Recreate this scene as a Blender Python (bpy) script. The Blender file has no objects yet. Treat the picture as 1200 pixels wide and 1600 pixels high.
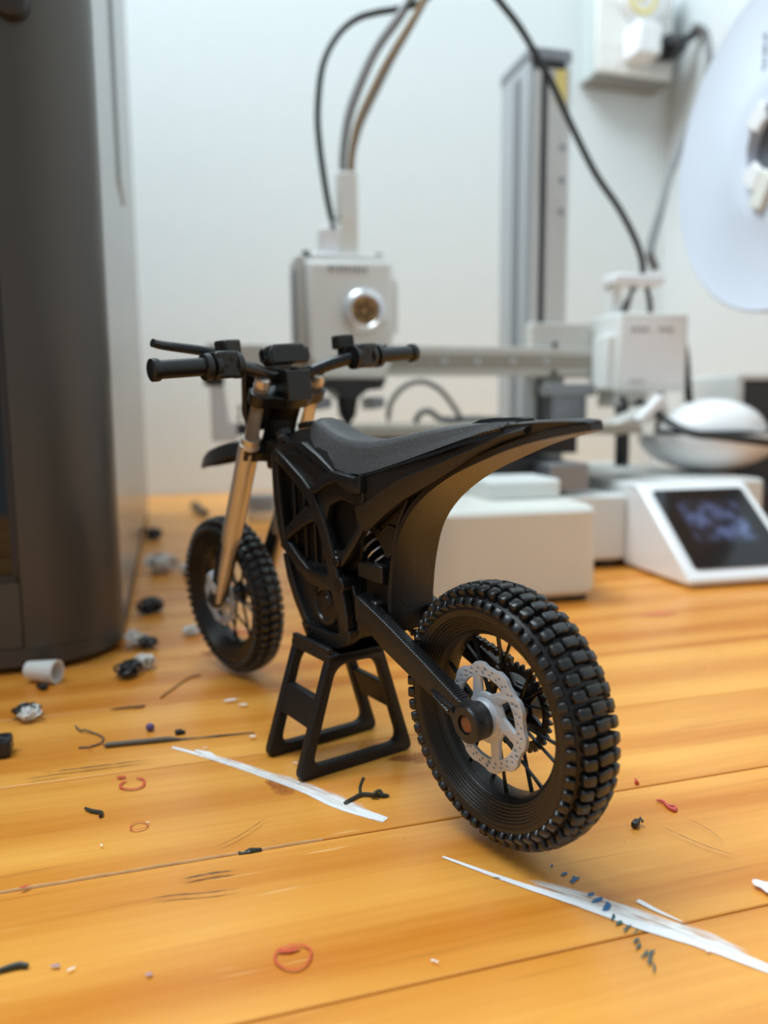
import bpy, bmesh, math, random
from mathutils import Vector, Matrix, Euler
S = 0.001                                   # every length below is in millimetres
PI = math.pi
SC = bpy.context.scene
COL = SC.collection

# ------------------------------------------------------------------ camera
cam_d = bpy.data.cameras.new('camera')
cam = bpy.data.objects.new('camera', cam_d)
COL.objects.link(cam)
SC.camera = cam
cam_d.sensor_fit = 'HORIZONTAL'
cam_d.sensor_width = 27.0
cam_d.lens = 27.0 * 1222 / 1200
cam_d.clip_start = 0.005
cam_d.clip_end = 50
pitch, roll = math.radians(7.45), math.radians(-0.44)
cf = Vector((0, math.cos(pitch), -math.sin(pitch)))
cu = Vector((0, math.sin(pitch), math.cos(pitch)))
cr = Vector((1, 0, 0))
cr2 = cr * math.cos(roll) + cu * math.sin(roll)
cu2 = cu * math.cos(roll) - cr * math.sin(roll)
m = Matrix((cr2, cu2, -cf)).transposed().to_4x4()
m.translation = Vector((0, 0, 0.0994))
cam.matrix_world = m
cam_d.dof.use_dof = True
cam_d.dof.focus_distance = 0.183
cam_d.dof.aperture_fstop = 9.5
cam_d.dof.aperture_blades = 0

# ------------------------------------------------------------------ world, lights, exposure
w = bpy.data.worlds.new('room_light')
SC.world = w
w.use_nodes = True
w.node_tree.nodes['Background'].inputs[0].default_value = (0.80, 0.92, 1.0, 1)
w.node_tree.nodes['Background'].inputs[1].default_value = 0.44


def area(name, loc, target, size, power, col):
    d = bpy.data.lights.new(name, 'AREA')
    d.shape = 'RECTANGLE'
    d.size, d.size_y = size
    d.energy = power
    d.color = col
    o = bpy.data.objects.new(name, d)
    COL.objects.link(o)
    o.location = loc
    o.rotation_euler = (Vector(target) - Vector(loc)).to_track_quat('-Z', 'Y').to_euler()
    return o


area('ceiling_light', (-0.54, 0.42, 1.52), (0.0, 0.40, 0.0), (1.0, 0.9), 42, (0.83, 0.94, 1.0))
SC.view_settings.view_transform = 'Standard'
SC.view_settings.look = 'None'
SC.view_settings.exposure = 0.0
SC.view_settings.gamma = 1.0
SC.view_settings.use_curve_mapping = False
SC.cycles.max_bounces = 8
SC.cycles.sample_clamp_indirect = 4.0


# ------------------------------------------------------------------ materials
def nodes(name):
    mt = bpy.data.materials.new(name)
    mt.use_nodes = True
    nt = mt.node_tree
    return mt, nt, nt.nodes['Principled BSDF']


def lnk(nt, a, b):
    nt.links.new(a, b)


def mat(name, col, rough=0.5, metal=0.0, bump=0.0, bscale=300.0, coat=0.0, spec=0.5, var=0.0, layers=0.0, lstr=0.0, ldir='Z', trans=0.0, emit=None, estr=0.0, rvar=0.0):
    """Principled material with optional noise bump, colour variation and printed layer lines (layers = pitch in metres)."""
    mt, nt, p = nodes(name)
    p.inputs['Base Color'].default_value = (*col, 1)
    p.inputs['Roughness'].default_value = rough
    p.inputs['Metallic'].default_value = metal
    p.inputs['Specular IOR Level'].default_value = spec
    p.inputs['Coat Weight'].default_value = coat
    p.inputs['Transmission Weight'].default_value = trans
    if emit:
        p.inputs['Emission Color'].default_value = (*emit, 1)
        p.inputs['Emission Strength'].default_value = estr
    tc = nt.nodes.new('ShaderNodeTexCoord')
    last = None
    if bump or var or rvar:
        n = nt.nodes.new('ShaderNodeTexNoise')
        n.inputs['Scale'].default_value = bscale
        n.inputs['Detail'].default_value = 4
        lnk(nt, tc.outputs['Object'], n.inputs['Vector'])
        if bump:
            b = nt.nodes.new('ShaderNodeBump')
            b.inputs['Strength'].default_value = bump
            b.inputs['Distance'].default_value = 0.0004
            lnk(nt, n.outputs['Fac'], b.inputs['Height'])
            last = b
        if var:
            r = nt.nodes.new('ShaderNodeMix')
            r.data_type = 'RGBA'
            r.inputs['A'].default_value = (*[c * (1 - var) for c in col], 1)
            r.inputs['B'].default_value = (*[min(1, c * (1 + var)) for c in col], 1)
            lnk(nt, n.outputs['Fac'], r.inputs['Factor'])
            lnk(nt, r.outputs['Result'], p.inputs['Base Color'])
        if rvar:
            mr = nt.nodes.new('ShaderNodeMapRange')
            mr.inputs['To Min'].default_value = max(0, rough - rvar)
            mr.inputs['To Max'].default_value = min(1, rough + rvar)
            lnk(nt, n.outputs['Fac'], mr.inputs['Value'])
            lnk(nt, mr.outputs['Result'], p.inputs['Roughness'])
    if layers:
        wv = nt.nodes.new('ShaderNodeTexWave')
        wv.wave_type = 'BANDS'
        wv.bands_direction = ldir
        wv.inputs['Scale'].default_value = 2 * PI / (20 * layers)
        wv.inputs['Distortion'].default_value = 0.4
        lnk(nt, tc.outputs['Object'], wv.inputs['Vector'])
        b = nt.nodes.new('ShaderNodeBump')
        b.inputs['Strength'].default_value = lstr
        b.inputs['Distance'].default_value = 0.0001
        lnk(nt, wv.outputs['Fac'], b.inputs['Height'])
        if last:
            lnk(nt, last.outputs['Normal'], b.inputs['Normal'])
        last = b
    if last:
        lnk(nt, last.outputs['Normal'], p.inputs['Normal'])
    return mt


def wood_mat():
    mt, nt, p = nodes('varnished_pine')
    tc = nt.nodes.new('ShaderNodeTexCoord')
    oi = nt.nodes.new('ShaderNodeObjectInfo')
    off = nt.nodes.new('ShaderNodeVectorMath'); off.operation = 'ADD'
    cx = nt.nodes.new('ShaderNodeCombineXYZ')
    mul = nt.nodes.new('ShaderNodeMath'); mul.operation = 'MULTIPLY'; mul.inputs[1].default_value = 3.7
    lnk(nt, oi.outputs['Random'], mul.inputs[0])
    lnk(nt, mul.outputs[0], cx.inputs['X']); lnk(nt, mul.outputs[0], cx.inputs['Z'])
    lnk(nt, tc.outputs['Object'], off.inputs[0]); lnk(nt, cx.outputs[0], off.inputs[1])

    def noise(scale, stretch, detail, dist=0.0):
        mp = nt.nodes.new('ShaderNodeMapping')
        mp.inputs['Scale'].default_value = stretch
        lnk(nt, off.outputs[0], mp.inputs['Vector'])
        n = nt.nodes.new('ShaderNodeTexNoise')
        n.inputs['Scale'].default_value = scale
        n.inputs['Detail'].default_value = detail
        n.inputs['Distortion'].default_value = dist
        lnk(nt, mp.outputs[0], n.inputs['Vector'])
        return n
    broad = noise(34, (0.22, 1.3, 1), 3, 0.9)
    # cathedral figure: bands over a slowly bent coordinate
    mp = nt.nodes.new('ShaderNodeMapping'); mp.inputs['Scale'].default_value = (0.10, 1.0, 1.0)
    lnk(nt, off.outputs[0], mp.inputs['Vector'])
    wv = nt.nodes.new('ShaderNodeTexWave'); wv.bands_direction = 'Y'; wv.wave_profile = 'SIN'
    wv.inputs['Scale'].default_value = 12; wv.inputs['Distortion'].default_value = 9.0
    wv.inputs['Detail'].default_value = 2.0; wv.inputs['Detail Scale'].default_value = 0.9
    lnk(nt, mp.outputs[0], wv.inputs['Vector'])
    fine = noise(190, (0.035, 2.6, 1), 6, 0.1)
    rp = nt.nodes.new('ShaderNodeValToRGB')
    e = rp.color_ramp.elements
    e[0].position = 0.27; e[0].color = (0.60, 0.195, 0.018, 1)
    e[1].position = 0.70; e[1].color = (0.86, 0.40, 0.075, 1)
    a1 = nt.nodes.new('ShaderNodeMix'); a1.inputs['Factor'].default_value = 0.30
    lnk(nt, broad.outputs['Fac'], a1.inputs['A']); lnk(nt, wv.outputs['Fac'], a1.inputs['B'])
    a2 = nt.nodes.new('ShaderNodeMix'); a2.inputs['Factor'].default_value = 0.24
    lnk(nt, a1.outputs['Result'], a2.inputs['A']); lnk(nt, fine.outputs['Fac'], a2.inputs['B'])
    # each plank a little lighter or darker
    ar = nt.nodes.new('ShaderNodeMath'); ar.operation = 'MULTIPLY_ADD'
    ar.inputs[1].default_value = 0.22; ar.inputs[2].default_value = -0.11
    lnk(nt, oi.outputs['Random'], ar.inputs[0])
    ad = nt.nodes.new('ShaderNodeMath'); ad.operation = 'ADD'
    lnk(nt, a2.outputs['Result'], ad.inputs[0]); lnk(nt, ar.outputs[0], ad.inputs[1])
    lnk(nt, ad.outputs[0], rp.inputs['Fac'])
    # dark pore dashes along the grain
    pore = noise(260, (0.06, 2.2, 1), 3)
    pr = nt.nodes.new('ShaderNodeValToRGB')
    pr.color_ramp.elements[0].position = 0.66; pr.color_ramp.elements[0].color = (0, 0, 0, 1)
    pr.color_ramp.elements[1].position = 0.74; pr.color_ramp.elements[1].color = (0.45, 0.45, 0.45, 1)
    lnk(nt, pore.outputs['Fac'], pr.inputs['Fac'])
    mx = nt.nodes.new('ShaderNodeMix'); mx.data_type = 'RGBA'
    mx.inputs['B'].default_value = (0.40, 0.13, 0.02, 1)
    lnk(nt, pr.outputs['Color'], mx.inputs['Factor']); lnk(nt, rp.outputs['Color'], mx.inputs['A'])
    fleck = noise(330, (0.10, 1.6, 1), 2)
    fr_ = nt.nodes.new('ShaderNodeValToRGB')
    fr_.color_ramp.elements[0].position = 0.70; fr_.color_ramp.elements[0].color = (0, 0, 0, 1)
    fr_.color_ramp.elements[1].position = 0.78; fr_.color_ramp.elements[1].color = (0.5, 0.5, 0.5, 1)
    lnk(nt, fleck.outputs['Fac'], fr_.inputs['Fac'])
    mx2 = nt.nodes.new('ShaderNodeMix'); mx2.data_type = 'RGBA'
    mx2.inputs['B'].default_value = (0.92, 0.58, 0.24, 1)
    lnk(nt, fr_.outputs['Color'], mx2.inputs['Factor']); lnk(nt, mx.outputs['Result'], mx2.inputs['A'])
    lnk(nt, mx2.outputs['Result'], p.inputs['Base Color'])
    p.inputs['Roughness'].default_value = 0.30
    rr = noise(60, (0.6, 1, 1), 4)
    mr = nt.nodes.new('ShaderNodeMapRange'); mr.inputs['To Min'].default_value = 0.20; mr.inputs['To Max'].default_value = 0.44
    lnk(nt, rr.outputs['Fac'], mr.inputs['Value']); lnk(nt, mr.outputs['Result'], p.inputs['Roughness'])
    b = nt.nodes.new('ShaderNodeBump'); b.inputs['Strength'].default_value = 0.10; b.inputs['Distance'].default_value = 0.0004
    lnk(nt, fine.outputs['Fac'], b.inputs['Height']); lnk(nt, b.outputs['Normal'], p.inputs['Normal'])
    return mt


def paint_mat(name, col, density=0.5, scale=1.0, rough=0.55, dirx=0.05):
    """Brushed or smeared paint on the table: opacity broken up along the stroke (UV: u along, v across)."""
    mt, nt, p = nodes(name)
    p.inputs['Base Color'].default_value = (*col, 1)
    p.inputs['Roughness'].default_value = rough
    uv = nt.nodes.new('ShaderNodeTexCoord')
    mp = nt.nodes.new('ShaderNodeMapping'); mp.inputs['Scale'].default_value = (dirx * scale, scale, 1)
    lnk(nt, uv.outputs['UV'], mp.inputs['Vector'])
    n = nt.nodes.new('ShaderNodeTexNoise'); n.inputs['Scale'].default_value = 1.0; n.inputs['Detail'].default_value = 5
    lnk(nt, mp.outputs[0], n.inputs['Vector'])
    at = nt.nodes.new('ShaderNodeAttribute'); at.attribute_name = 'edge'
    ad = nt.nodes.new('ShaderNodeMath'); ad.operation = 'MULTIPLY_ADD'; ad.inputs[1].default_value = 1.0
    lnk(nt, at.outputs['Fac'], ad.inputs[0]); lnk(nt, n.outputs['Fac'], ad.inputs[2])
    r = nt.nodes.new('ShaderNodeMapRange')
    r.inputs['From Min'].default_value = 1.25 - density * 0.7
    r.inputs['From Max'].default_value = 1.62 - density * 0.7
    lnk(nt, ad.outputs[0], r.inputs['Value'])
    lnk(nt, r.outputs['Result'], p.inputs['Alpha'])
    return mt


M = {}
LAY = dict(layers=0.00030)
M['black'] = mat('black_print', (0.009, 0.0092, 0.0098), 0.31, spec=0.5, bump=0.12, bscale=900, **LAY, lstr=0.35)
M['black_seat'] = mat('seat_black_print', (0.032, 0.032, 0.033), 0.50, spec=0.6, bump=0.5, bscale=1500, layers=0.00026, lstr=0.9)
M['black_smooth'] = mat('smooth_black_print', (0.007, 0.0072, 0.0078), 0.30, spec=0.5, bump=0.1, bscale=700)
M['stand'] = mat('stand_black_print', (0.009, 0.0085, 0.0085), 0.50, spec=0.35, bump=0.15, bscale=1200)
M['tyre'] = mat('tyre_black_print', (0.0075, 0.007, 0.007), 0.36, spec=0.5, bump=0.12, bscale=900, layers=0.00032, lstr=0.5, ldir='Y')
M['knob'] = mat('knob_black_print', (0.0075, 0.0075, 0.008), 0.33, spec=0.65, bump=0.25, bscale=800)
M['core'] = mat('inner_black', (0.003, 0.003, 0.003), 0.5, spec=0.25)
M['silver'] = mat('silver_print', (0.50, 0.53, 0.57), 0.42, metal=0.25, bump=0.35, bscale=900)
M['fork'] = mat('satin_silver_tube', (0.60, 0.55, 0.48), 0.36, metal=0.7, bump=0.12, bscale=500)
M['spring'] = mat('bright_spring', (0.5, 0.5, 0.52), 0.3, metal=0.85)
M['copper'] = mat('copper_bolt', (0.22, 0.10, 0.06), 0.4, metal=0.6)
M['wood'] = wood_mat()
M['white'] = mat('white_plastic', (0.76, 0.78, 0.76), 0.42, bump=0.03, bscale=600)
M['white_gloss'] = mat('glossy_white_plastic', (0.84, 0.85, 0.86), 0.22, coat=0.3)
M['cream'] = mat('cream_plastic', (0.74, 0.74, 0.68), 0.45)
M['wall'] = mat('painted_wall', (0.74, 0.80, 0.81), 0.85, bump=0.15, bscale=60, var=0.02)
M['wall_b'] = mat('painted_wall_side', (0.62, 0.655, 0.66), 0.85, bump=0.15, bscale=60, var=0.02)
M['floor'] = mat('floor_boards', (0.30, 0.22, 0.15), 0.6, var=0.2, bscale=6)
M['table_leg'] = mat('pine_leg', (0.55, 0.25, 0.06), 0.5, var=0.15, bscale=40)
M['grey_body'] = mat('dark_grey_metal', (0.085, 0.078, 0.070), 0.38, metal=0.55, bump=0.04, bscale=2500)
M['grey_side'] = mat('smooth_grey_side', (0.33, 0.33, 0.33), 0.26, metal=0.5)
M['grey_lower'] = mat('grey_lower_panel', (0.075, 0.072, 0.070), 0.42, metal=0.4)
M['dark'] = mat('dark_plastic', (0.02, 0.02, 0.022), 0.45)
M['dark_gloss'] = mat('glossy_dark_glass', (0.008, 0.008, 0.010), 0.08, coat=0.3)
M['alu'] = mat('brushed_aluminium', (0.56, 0.58, 0.60), 0.38, metal=0.75, bump=0.05, bscale=400)
M['alu_dark'] = mat('grey_aluminium', (0.30, 0.31, 0.33), 0.42, metal=0.6)
M['rail'] = mat('light_grey_rail', (0.62, 0.61, 0.57), 0.42, metal=0.35)
M['rail_groove'] = mat('bronze_grey_groove', (0.36, 0.33, 0.28), 0.40, metal=0.5)
M['cable'] = mat('black_rubber', (0.018, 0.018, 0.018), 0.5)
M['grey_cable'] = mat('grey_rubber', (0.16, 0.16, 0.16), 0.5)
M['tube_grey'] = mat('translucent_grey_tube', (0.34, 0.35, 0.36), 0.35, trans=0.15)
M['tube_amber'] = mat('amber_filament_tube', (0.30, 0.19, 0.08), 0.35, trans=0.1)
M['bronze'] = mat('bronze_disc', (0.42, 0.24, 0.10), 0.35, metal=0.85)
M['bronze_dark'] = mat('dark_bronze', (0.12, 0.075, 0.04), 0.4, metal=0.7)
M['chrome'] = mat('chrome_ring', (0.82, 0.84, 0.87), 0.34, metal=0.75)
M['yellow'] = mat('yellow_sticker', (0.80, 0.66, 0.22), 0.6)
M['print_grey'] = mat('grey_print', (0.32, 0.31, 0.30), 0.6)
M['print_dark'] = mat('dark_print', (0.12, 0.12, 0.13), 0.6)
M['spool'] = mat('white_spool_plastic', (0.66, 0.72, 0.82), 0.48, bump=0.35, bscale=420)
M['spool_grey'] = mat('grey_hub_core', (0.16, 0.17, 0.19), 0.5)
M['bed'] = mat('textured_bed_plate', (0.36, 0.33, 0.27), 0.35, metal=0.35, bump=0.1, bscale=900)
M['bed_edge'] = mat('bed_edge_grey', (0.33, 0.31, 0.27), 0.5, metal=0.2)
M['outlet'] = mat('outlet_white', (0.86, 0.86, 0.83), 0.4)
M['outlet_side'] = mat('outlet_backing_green', (0.50, 0.56, 0.55), 0.5)
M['outlet_under'] = mat('outlet_grey_base', (0.25, 0.25, 0.24), 0.6)
M['green'] = mat('green_plastic', (0.010, 0.16, 0.06), 0.45)
M['fil_black'] = mat('black_filament', (0.016, 0.016, 0.018), 0.35)
M['fil_white'] = mat('white_filament', (0.72, 0.71, 0.68), 0.45)
M['fil_dark'] = mat('dark_green_filament', (0.030, 0.034, 0.022), 0.45)
M['fil_grey'] = mat('grey_wire', (0.10, 0.085, 0.06), 0.5)
M['fil_red'] = mat('red_scrap', (0.65, 0.10, 0.07), 0.5)
M['purple'] = mat('purple_scrap', (0.12, 0.07, 0.20), 0.5)
M['splinter'] = mat('brown_splinter', (0.22, 0.10, 0.03), 0.6)
M['paint_white'] = paint_mat('white_paint', (0.86, 0.86, 0.87), 1.15, 14.0, dirx=0.05)
M['paint_smear'] = paint_mat('thin_white_smear', (0.86, 0.82, 0.78), 0.30, 6.0, dirx=0.07)
M['paint_blue'] = paint_mat('blue_paint', (0.02, 0.13, 0.30), 1.05, 2.0, dirx=1.0)
M['paint_teal'] = paint_mat('dark_teal_paint', (0.03, 0.10, 0.10), 0.95, 2.0, dirx=1.0)
M['paint_red'] = paint_mat('red_paint_ring', (0.62, 0.08, 0.03), 0.72, 2.2, dirx=1.0)
M['paint_orange'] = paint_mat('orange_red_ring', (0.62, 0.13, 0.03), 0.62, 2.2, dirx=1.0)
M['stain_dark'] = paint_mat('dark_scuff', (0.13, 0.07, 0.03), 0.30, 3.0, dirx=0.3)
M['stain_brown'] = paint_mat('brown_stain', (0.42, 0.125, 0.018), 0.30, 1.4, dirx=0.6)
M['stain_pink'] = paint_mat('pink_haze_stain', (0.75, 0.20, 0.10), 0.50, 1.2, dirx=0.6)
M['seam_filler'] = mat('pale_seam_filler', (0.62, 0.33, 0.13), 0.6, var=0.3, bscale=300)


def glass_mat():
    mt, nt, p = nodes('smoked_door_glass')
    p.inputs['Base Color'].default_value = (0.30, 0.30, 0.32, 1)
    p.inputs['Roughness'].default_value = 0.03
    p.inputs['Transmission Weight'].default_value = 1.0
    p.inputs['IOR'].default_value = 1.45
    return mt


M['glass'] = glass_mat()


def screen_mat():
    """Lit touch screen: dark ground, a field of soft bluish icons and one pale line of text."""
    mt, nt, p = nodes('lit_touch_screen')
    p.inputs['Base Color'].default_value = (0.006, 0.007, 0.009, 1)
    p.inputs['Roughness'].default_value = 0.10
    tc = nt.nodes.new('ShaderNodeTexCoord')
    vo = nt.nodes.new('ShaderNodeTexNoise'); vo.inputs['Scale'].default_value = 95; vo.inputs['Detail'].default_value = 1.0
    lnk(nt, tc.outputs['Object'], vo.inputs['Vector'])
    rp = nt.nodes.new('ShaderNodeValToRGB')
    e = rp.color_ramp.elements
    e[0].position = 0.40; e[0].color = (0.012, 0.014, 0.024, 1)
    e[1].position = 0.78; e[1].color = (0.12, 0.17, 0.36, 1)
    lnk(nt, vo.outputs['Fac'], rp.inputs['Fac'])
    sx = nt.nodes.new('ShaderNodeSeparateXYZ'); lnk(nt, tc.outputs['Object'], sx.inputs[0])

    def band(out, lo, hi, soft):
        a = nt.nodes.new('ShaderNodeMapRange'); a.inputs['From Min'].default_value = lo - soft; a.inputs['From Max'].default_value = lo + soft
        b = nt.nodes.new('ShaderNodeMapRange'); b.inputs['From Min'].default_value = hi + soft; b.inputs['From Max'].default_value = hi - soft
        lnk(nt, out, a.inputs['Value']); lnk(nt, out, b.inputs['Value'])
        mm = nt.nodes.new('ShaderNodeMath'); mm.operation = 'MULTIPLY'
        lnk(nt, a.outputs[0], mm.inputs[0]); lnk(nt, b.outputs[0], mm.inputs[1])
        return mm.outputs[0]
    bx = band(sx.outputs['X'], -0.019, 0.020, 0.003)
    by = band(sx.outputs['Y'], -0.011, 0.019, 0.003)
    mm = nt.nodes.new('ShaderNodeMath'); mm.operation = 'MULTIPLY'
    lnk(nt, bx, mm.inputs[0]); lnk(nt, by, mm.inputs[1])
    lnk(nt, rp.outputs['Color'], p.inputs['Emission Color'])
    lnk(nt, mm.outputs[0], p.inputs['Emission Strength'])
    return mt


M['screen'] = screen_mat()


# ------------------------------------------------------------------ mesh helpers
def frame_at(d, up=Vector((0, 0, 1))):
    d = d.normalized()
    if abs(d.dot(up)) > 0.95:
        up = Vector((1, 0, 0))
    a = d.cross(up).normalized()
    return a, a.cross(d).normalized()


class MB:
    def __init__(self):
        self.v, self.f = [], []

    def add(self, vs, fs):
        b = len(self.v)
        self.v += [Vector(x) for x in vs]
        self.f += [tuple(b + i for i in f) for f in fs]
        return self

    def box(self, c, s, X=None):
        hx, hy, hz = s[0] / 2, s[1] / 2, s[2] / 2
        vs = [Vector((x, y, z)) for z in (-hz, hz) for y in (-hy, hy) for x in (-hx, hx)]
        X = X or Matrix()
        vs = [X @ v + Vector(c) for v in vs]
        return self.add(vs, [(0, 2, 3, 1), (4, 5, 7, 6), (0, 1, 5, 4), (2, 6, 7, 3), (0, 4, 6, 2), (1, 3, 7, 5)])

    def prism(self, poly, z0, z1, mapf=lambda x, y, z: (x, y, z)):
        """Polygon (x, y), counter-clockwise, extruded in z."""
        n = len(poly)
        vs = [mapf(x, y, z0) for x, y in poly] + [mapf(x, y, z1) for x, y in poly]
        fs = [tuple(range(n - 1, -1, -1)), tuple(range(n, 2 * n))]
        fs += [(i, (i + 1) % n, n + (i + 1) % n, n + i) for i in range(n)]
        return self.add(vs, fs)

    def tube(self, pts, r, n=8, caps=True, closed=False):
        pts = [Vector(p) for p in pts]
        k = len(pts)
        rs = r if isinstance(r, (list, tuple)) else [r] * k
        vs, prev = [], None
        for i, p in enumerate(pts):
            if closed:
                d = pts[(i + 1) % k] - pts[i - 1]
            else:
                d = pts[min(i + 1, k - 1)] - pts[max(i - 1, 0)]
            if d.length < 1e-9:
                d = Vector((0, 0, 1))
            d.normalize()
            if prev is None:
                a, b = frame_at(d)
            else:
                a = prev - d * prev.dot(d)
                a = a.normalized() if a.length > 1e-6 else frame_at(d)[0]
                b = d.cross(a)
            prev = a
            for j in range(n):
                t = 2 * PI * j / n
                vs.append(p + (a * math.cos(t) + b * math.sin(t)) * rs[i])
        fs = []
        for i in range(k if closed else k - 1):
            i2 = (i + 1) % k
            for j in range(n):
                j2 = (j + 1) % n
                fs.append((i * n + j, i * n + j2, i2 * n + j2, i2 * n + j))
        if caps and not closed:
            fs.append(tuple(range(n - 1, -1, -1)))
            fs.append(tuple((k - 1) * n + j for j in range(n)))
        return self.add(vs, fs)

    def lathe(self, prof, n=48, mapf=lambda x, y, z: (x, y, z), closed=True, arc=None):
        """Profile of (r, z) turned round z."""
        k = len(prof)
        vs = []
        full = arc is None
        t0, t1 = arc or (0, 2 * PI)
        m_ = n if full else n + 1
        for i in range(m_):
            t = t0 + (t1 - t0) * i / n
            for r, z in prof:
                vs.append(mapf(r * math.cos(t), r * math.sin(t), z))
        fs = []
        for i in range(n):
            i2 = (i + 1) % m_
            for j in range(k if closed else k - 1):
                j2 = (j + 1) % k
                fs.append((i * k + j, i2 * k + j, i2 * k + j2, i * k + j2))
        return self.add(vs, fs)

    def loft(self, secs, caps=True, ring=True):
        k = len(secs[0])
        vs = [p for s in secs for p in s]
        fs = []
        for i in range(len(secs) - 1):
            for j in range(k if ring else k - 1):
                j2 = (j + 1) % k
                fs.append((i * k + j, i * k + j2, (i + 1) * k + j2, (i + 1) * k + j))
        if caps and ring:
            fs.append(tuple(range(k - 1, -1, -1)))
            fs.append(tuple((len(secs) - 1) * k + j for j in range(k)))
        return self.add(vs, fs)

    def mirror_y(self):
        b = len(self.v)
        self.v += [Vector((x.x, -x.y, x.z)) for x in self.v]
        self.f += [tuple(b + i for i in reversed(f)) for f in self.f[:]]
        return self

    def mesh(self, name, mt, X=None, smooth=35, fix=True):
        me = bpy.data.meshes.new(name)
        vs = self.v if X is None else [X @ v for v in self.v]
        me.from_pydata([tuple(v * S) for v in vs], [], self.f)
        if fix:
            bm = bmesh.new(); bm.from_mesh(me)
            bmesh.ops.recalc_face_normals(bm, faces=bm.faces)
            bm.to_mesh(me); bm.free()
        me.materials.append(mt)
        if smooth:
            me.shade_smooth()
            me.set_sharp_from_angle(angle=math.radians(smooth))
        return me

    def build(self, name, mt, parent=None, X=None, smooth=35, bevel=0.0, fix=True, sub=0):
        return link(name, self.mesh(name, mt, X, smooth, fix), parent, bevel=bevel, sub=sub)


def link(name, me, parent=None, mtx=None, bevel=0.0, sub=0):
    o = bpy.data.objects.new(name, me)
    COL.objects.link(o)
    if parent:
        o.parent = parent
    if mtx is not None:
        o.matrix_basis = mtx
    if bevel:
        b = o.modifiers.new('bevel', 'BEVEL')
        b.width = bevel * S; b.segments = 2; b.limit_method = 'ANGLE'; b.angle_limit = math.radians(35)
    if sub:
        s_ = o.modifiers.new('sub', 'SUBSURF'); s_.levels = sub; s_.render_levels = sub
    return o


def mm(mtx):
    """A matrix in millimetres as one in metres."""
    r = mtx.copy()
    r.translation = mtx.translation * S
    return r


def thing(name, label, cat, mtx=None, group=None):
    o = bpy.data.objects.new(name, None)
    o.empty_display_size = 0.01
    COL.objects.link(o)
    if mtx is not None:
        o.matrix_basis = mm(mtx)
    return tag(o, label, cat, group)


def tag(o, label, cat, group=None):
    o['label'] = label; o['category'] = cat
    if group:
        o['group'] = group
    return o


def lab(o, label):
    o['label'] = label
    return o


def rnd(poly, r, n=4):
    """Round the corners of a polygon."""
    out, k = [], len(poly)
    for i in range(k):
        p, a, b = Vector(poly[i]), Vector(poly[i - 1]), Vector(poly[(i + 1) % k])
        da, db = (a - p), (b - p)
        q = min(r, da.length * 0.45, db.length * 0.45)
        p1, p2 = p + da.normalized() * q, p + db.normalized() * q
        for j in range(n + 1):
            t = j / n
            out.append(tuple(p1 * (1 - t) ** 2 + p * 2 * t * (1 - t) + p2 * t ** 2))
    return out


def spline(pts, n=6):
    """Catmull-Rom through points."""
    P = [Vector(p) for p in pts]
    P = [P[0] * 2 - P[1]] + P + [P[-1] * 2 - P[-2]]
    out = []
    for i in range(1, len(P) - 2):
        for j in range(n):
            t = j / n
            a, b, c, d = P[i - 1], P[i], P[i + 1], P[i + 2]
            out.append(0.5 * ((2 * b) + (c - a) * t + (2 * a - 5 * b + 4 * c - d) * t * t + (3 * b - a - 3 * c + d) * t ** 3))
    out.append(P[-2])
    return out


def plate(name, mt, outer, holes=(), y0=-1.0, y1=1.0, bev=0.3, parent=None, X=None, smooth=40):
    """Flat plate with holes: outline in (x, z), thick from y0 to y1, edges bevelled."""
    cu_ = bpy.data.curves.new('plate_outline', 'CURVE')
    cu_.dimensions = '2D'
    cu_.fill_mode = 'BOTH'
    cu_.extrude = max((y1 - y0) / 2 - bev, 0.001)
    cu_.bevel_depth = bev
    cu_.bevel_resolution = 1
    cu_.offset = -bev
    for ring in [outer, *holes]:
        sp = cu_.splines.new('POLY')
        sp.points.add(len(ring) - 1)
        for q, (x, z) in zip(sp.points, ring):
            q.co = (x, z, 0, 1)
        sp.use_cyclic_u = True
    o = bpy.data.objects.new('plate_outline', cu_)
    COL.objects.link(o)
    dg = bpy.context.evaluated_depsgraph_get()
    dg.update()
    me = bpy.data.meshes.new_from_object(o.evaluated_get(dg))
    bpy.data.objects.remove(o); bpy.data.curves.remove(cu_)
    ym = (y0 + y1) / 2
    for v in me.vertices:
        x, z, y = v.co
        q = Vector((x, y + ym, z))
        if X is not None:
            q = X @ q
        v.co = q * S
    bm = bmesh.new(); bm.from_mesh(me)
    bmesh.ops.remove_doubles(bm, verts=bm.verts, dist=1e-7)
    bmesh.ops.recalc_face_normals(bm, faces=bm.faces)
    bm.to_mesh(me); bm.free()
    me.name = name
    me.materials.clear(); me.materials.append(mt)
    me.shade_smooth(); me.set_sharp_from_angle(angle=math.radians(smooth))
    return link(name, me, parent)


def strip(pts, hw):
    """Outline of a bent bar: centre line and half widths."""
    P = [Vector(p) for p in pts]
    hs = hw if isinstance(hw, (list, tuple)) else [hw] * len(P)
    L, R = [], []
    for i, p in enumerate(P):
        d = (P[min(i + 1, len(P) - 1)] - P[max(i - 1, 0)]).normalized()
        nrm = Vector((-d.y, d.x))
        L.append(tuple(p + nrm * hs[i])); R.append(tuple(p - nrm * hs[i]))
    return L + R[::-1]


def circ(r, n=32, cx=0, cz=0):
    return [(cx + r * math.cos(2 * PI * i / n), cz + r * math.sin(2 * PI * i / n)) for i in range(n)]


ALONG_Y = lambda x, y, z: (x, z, y)          # lathe axis onto y

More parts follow.
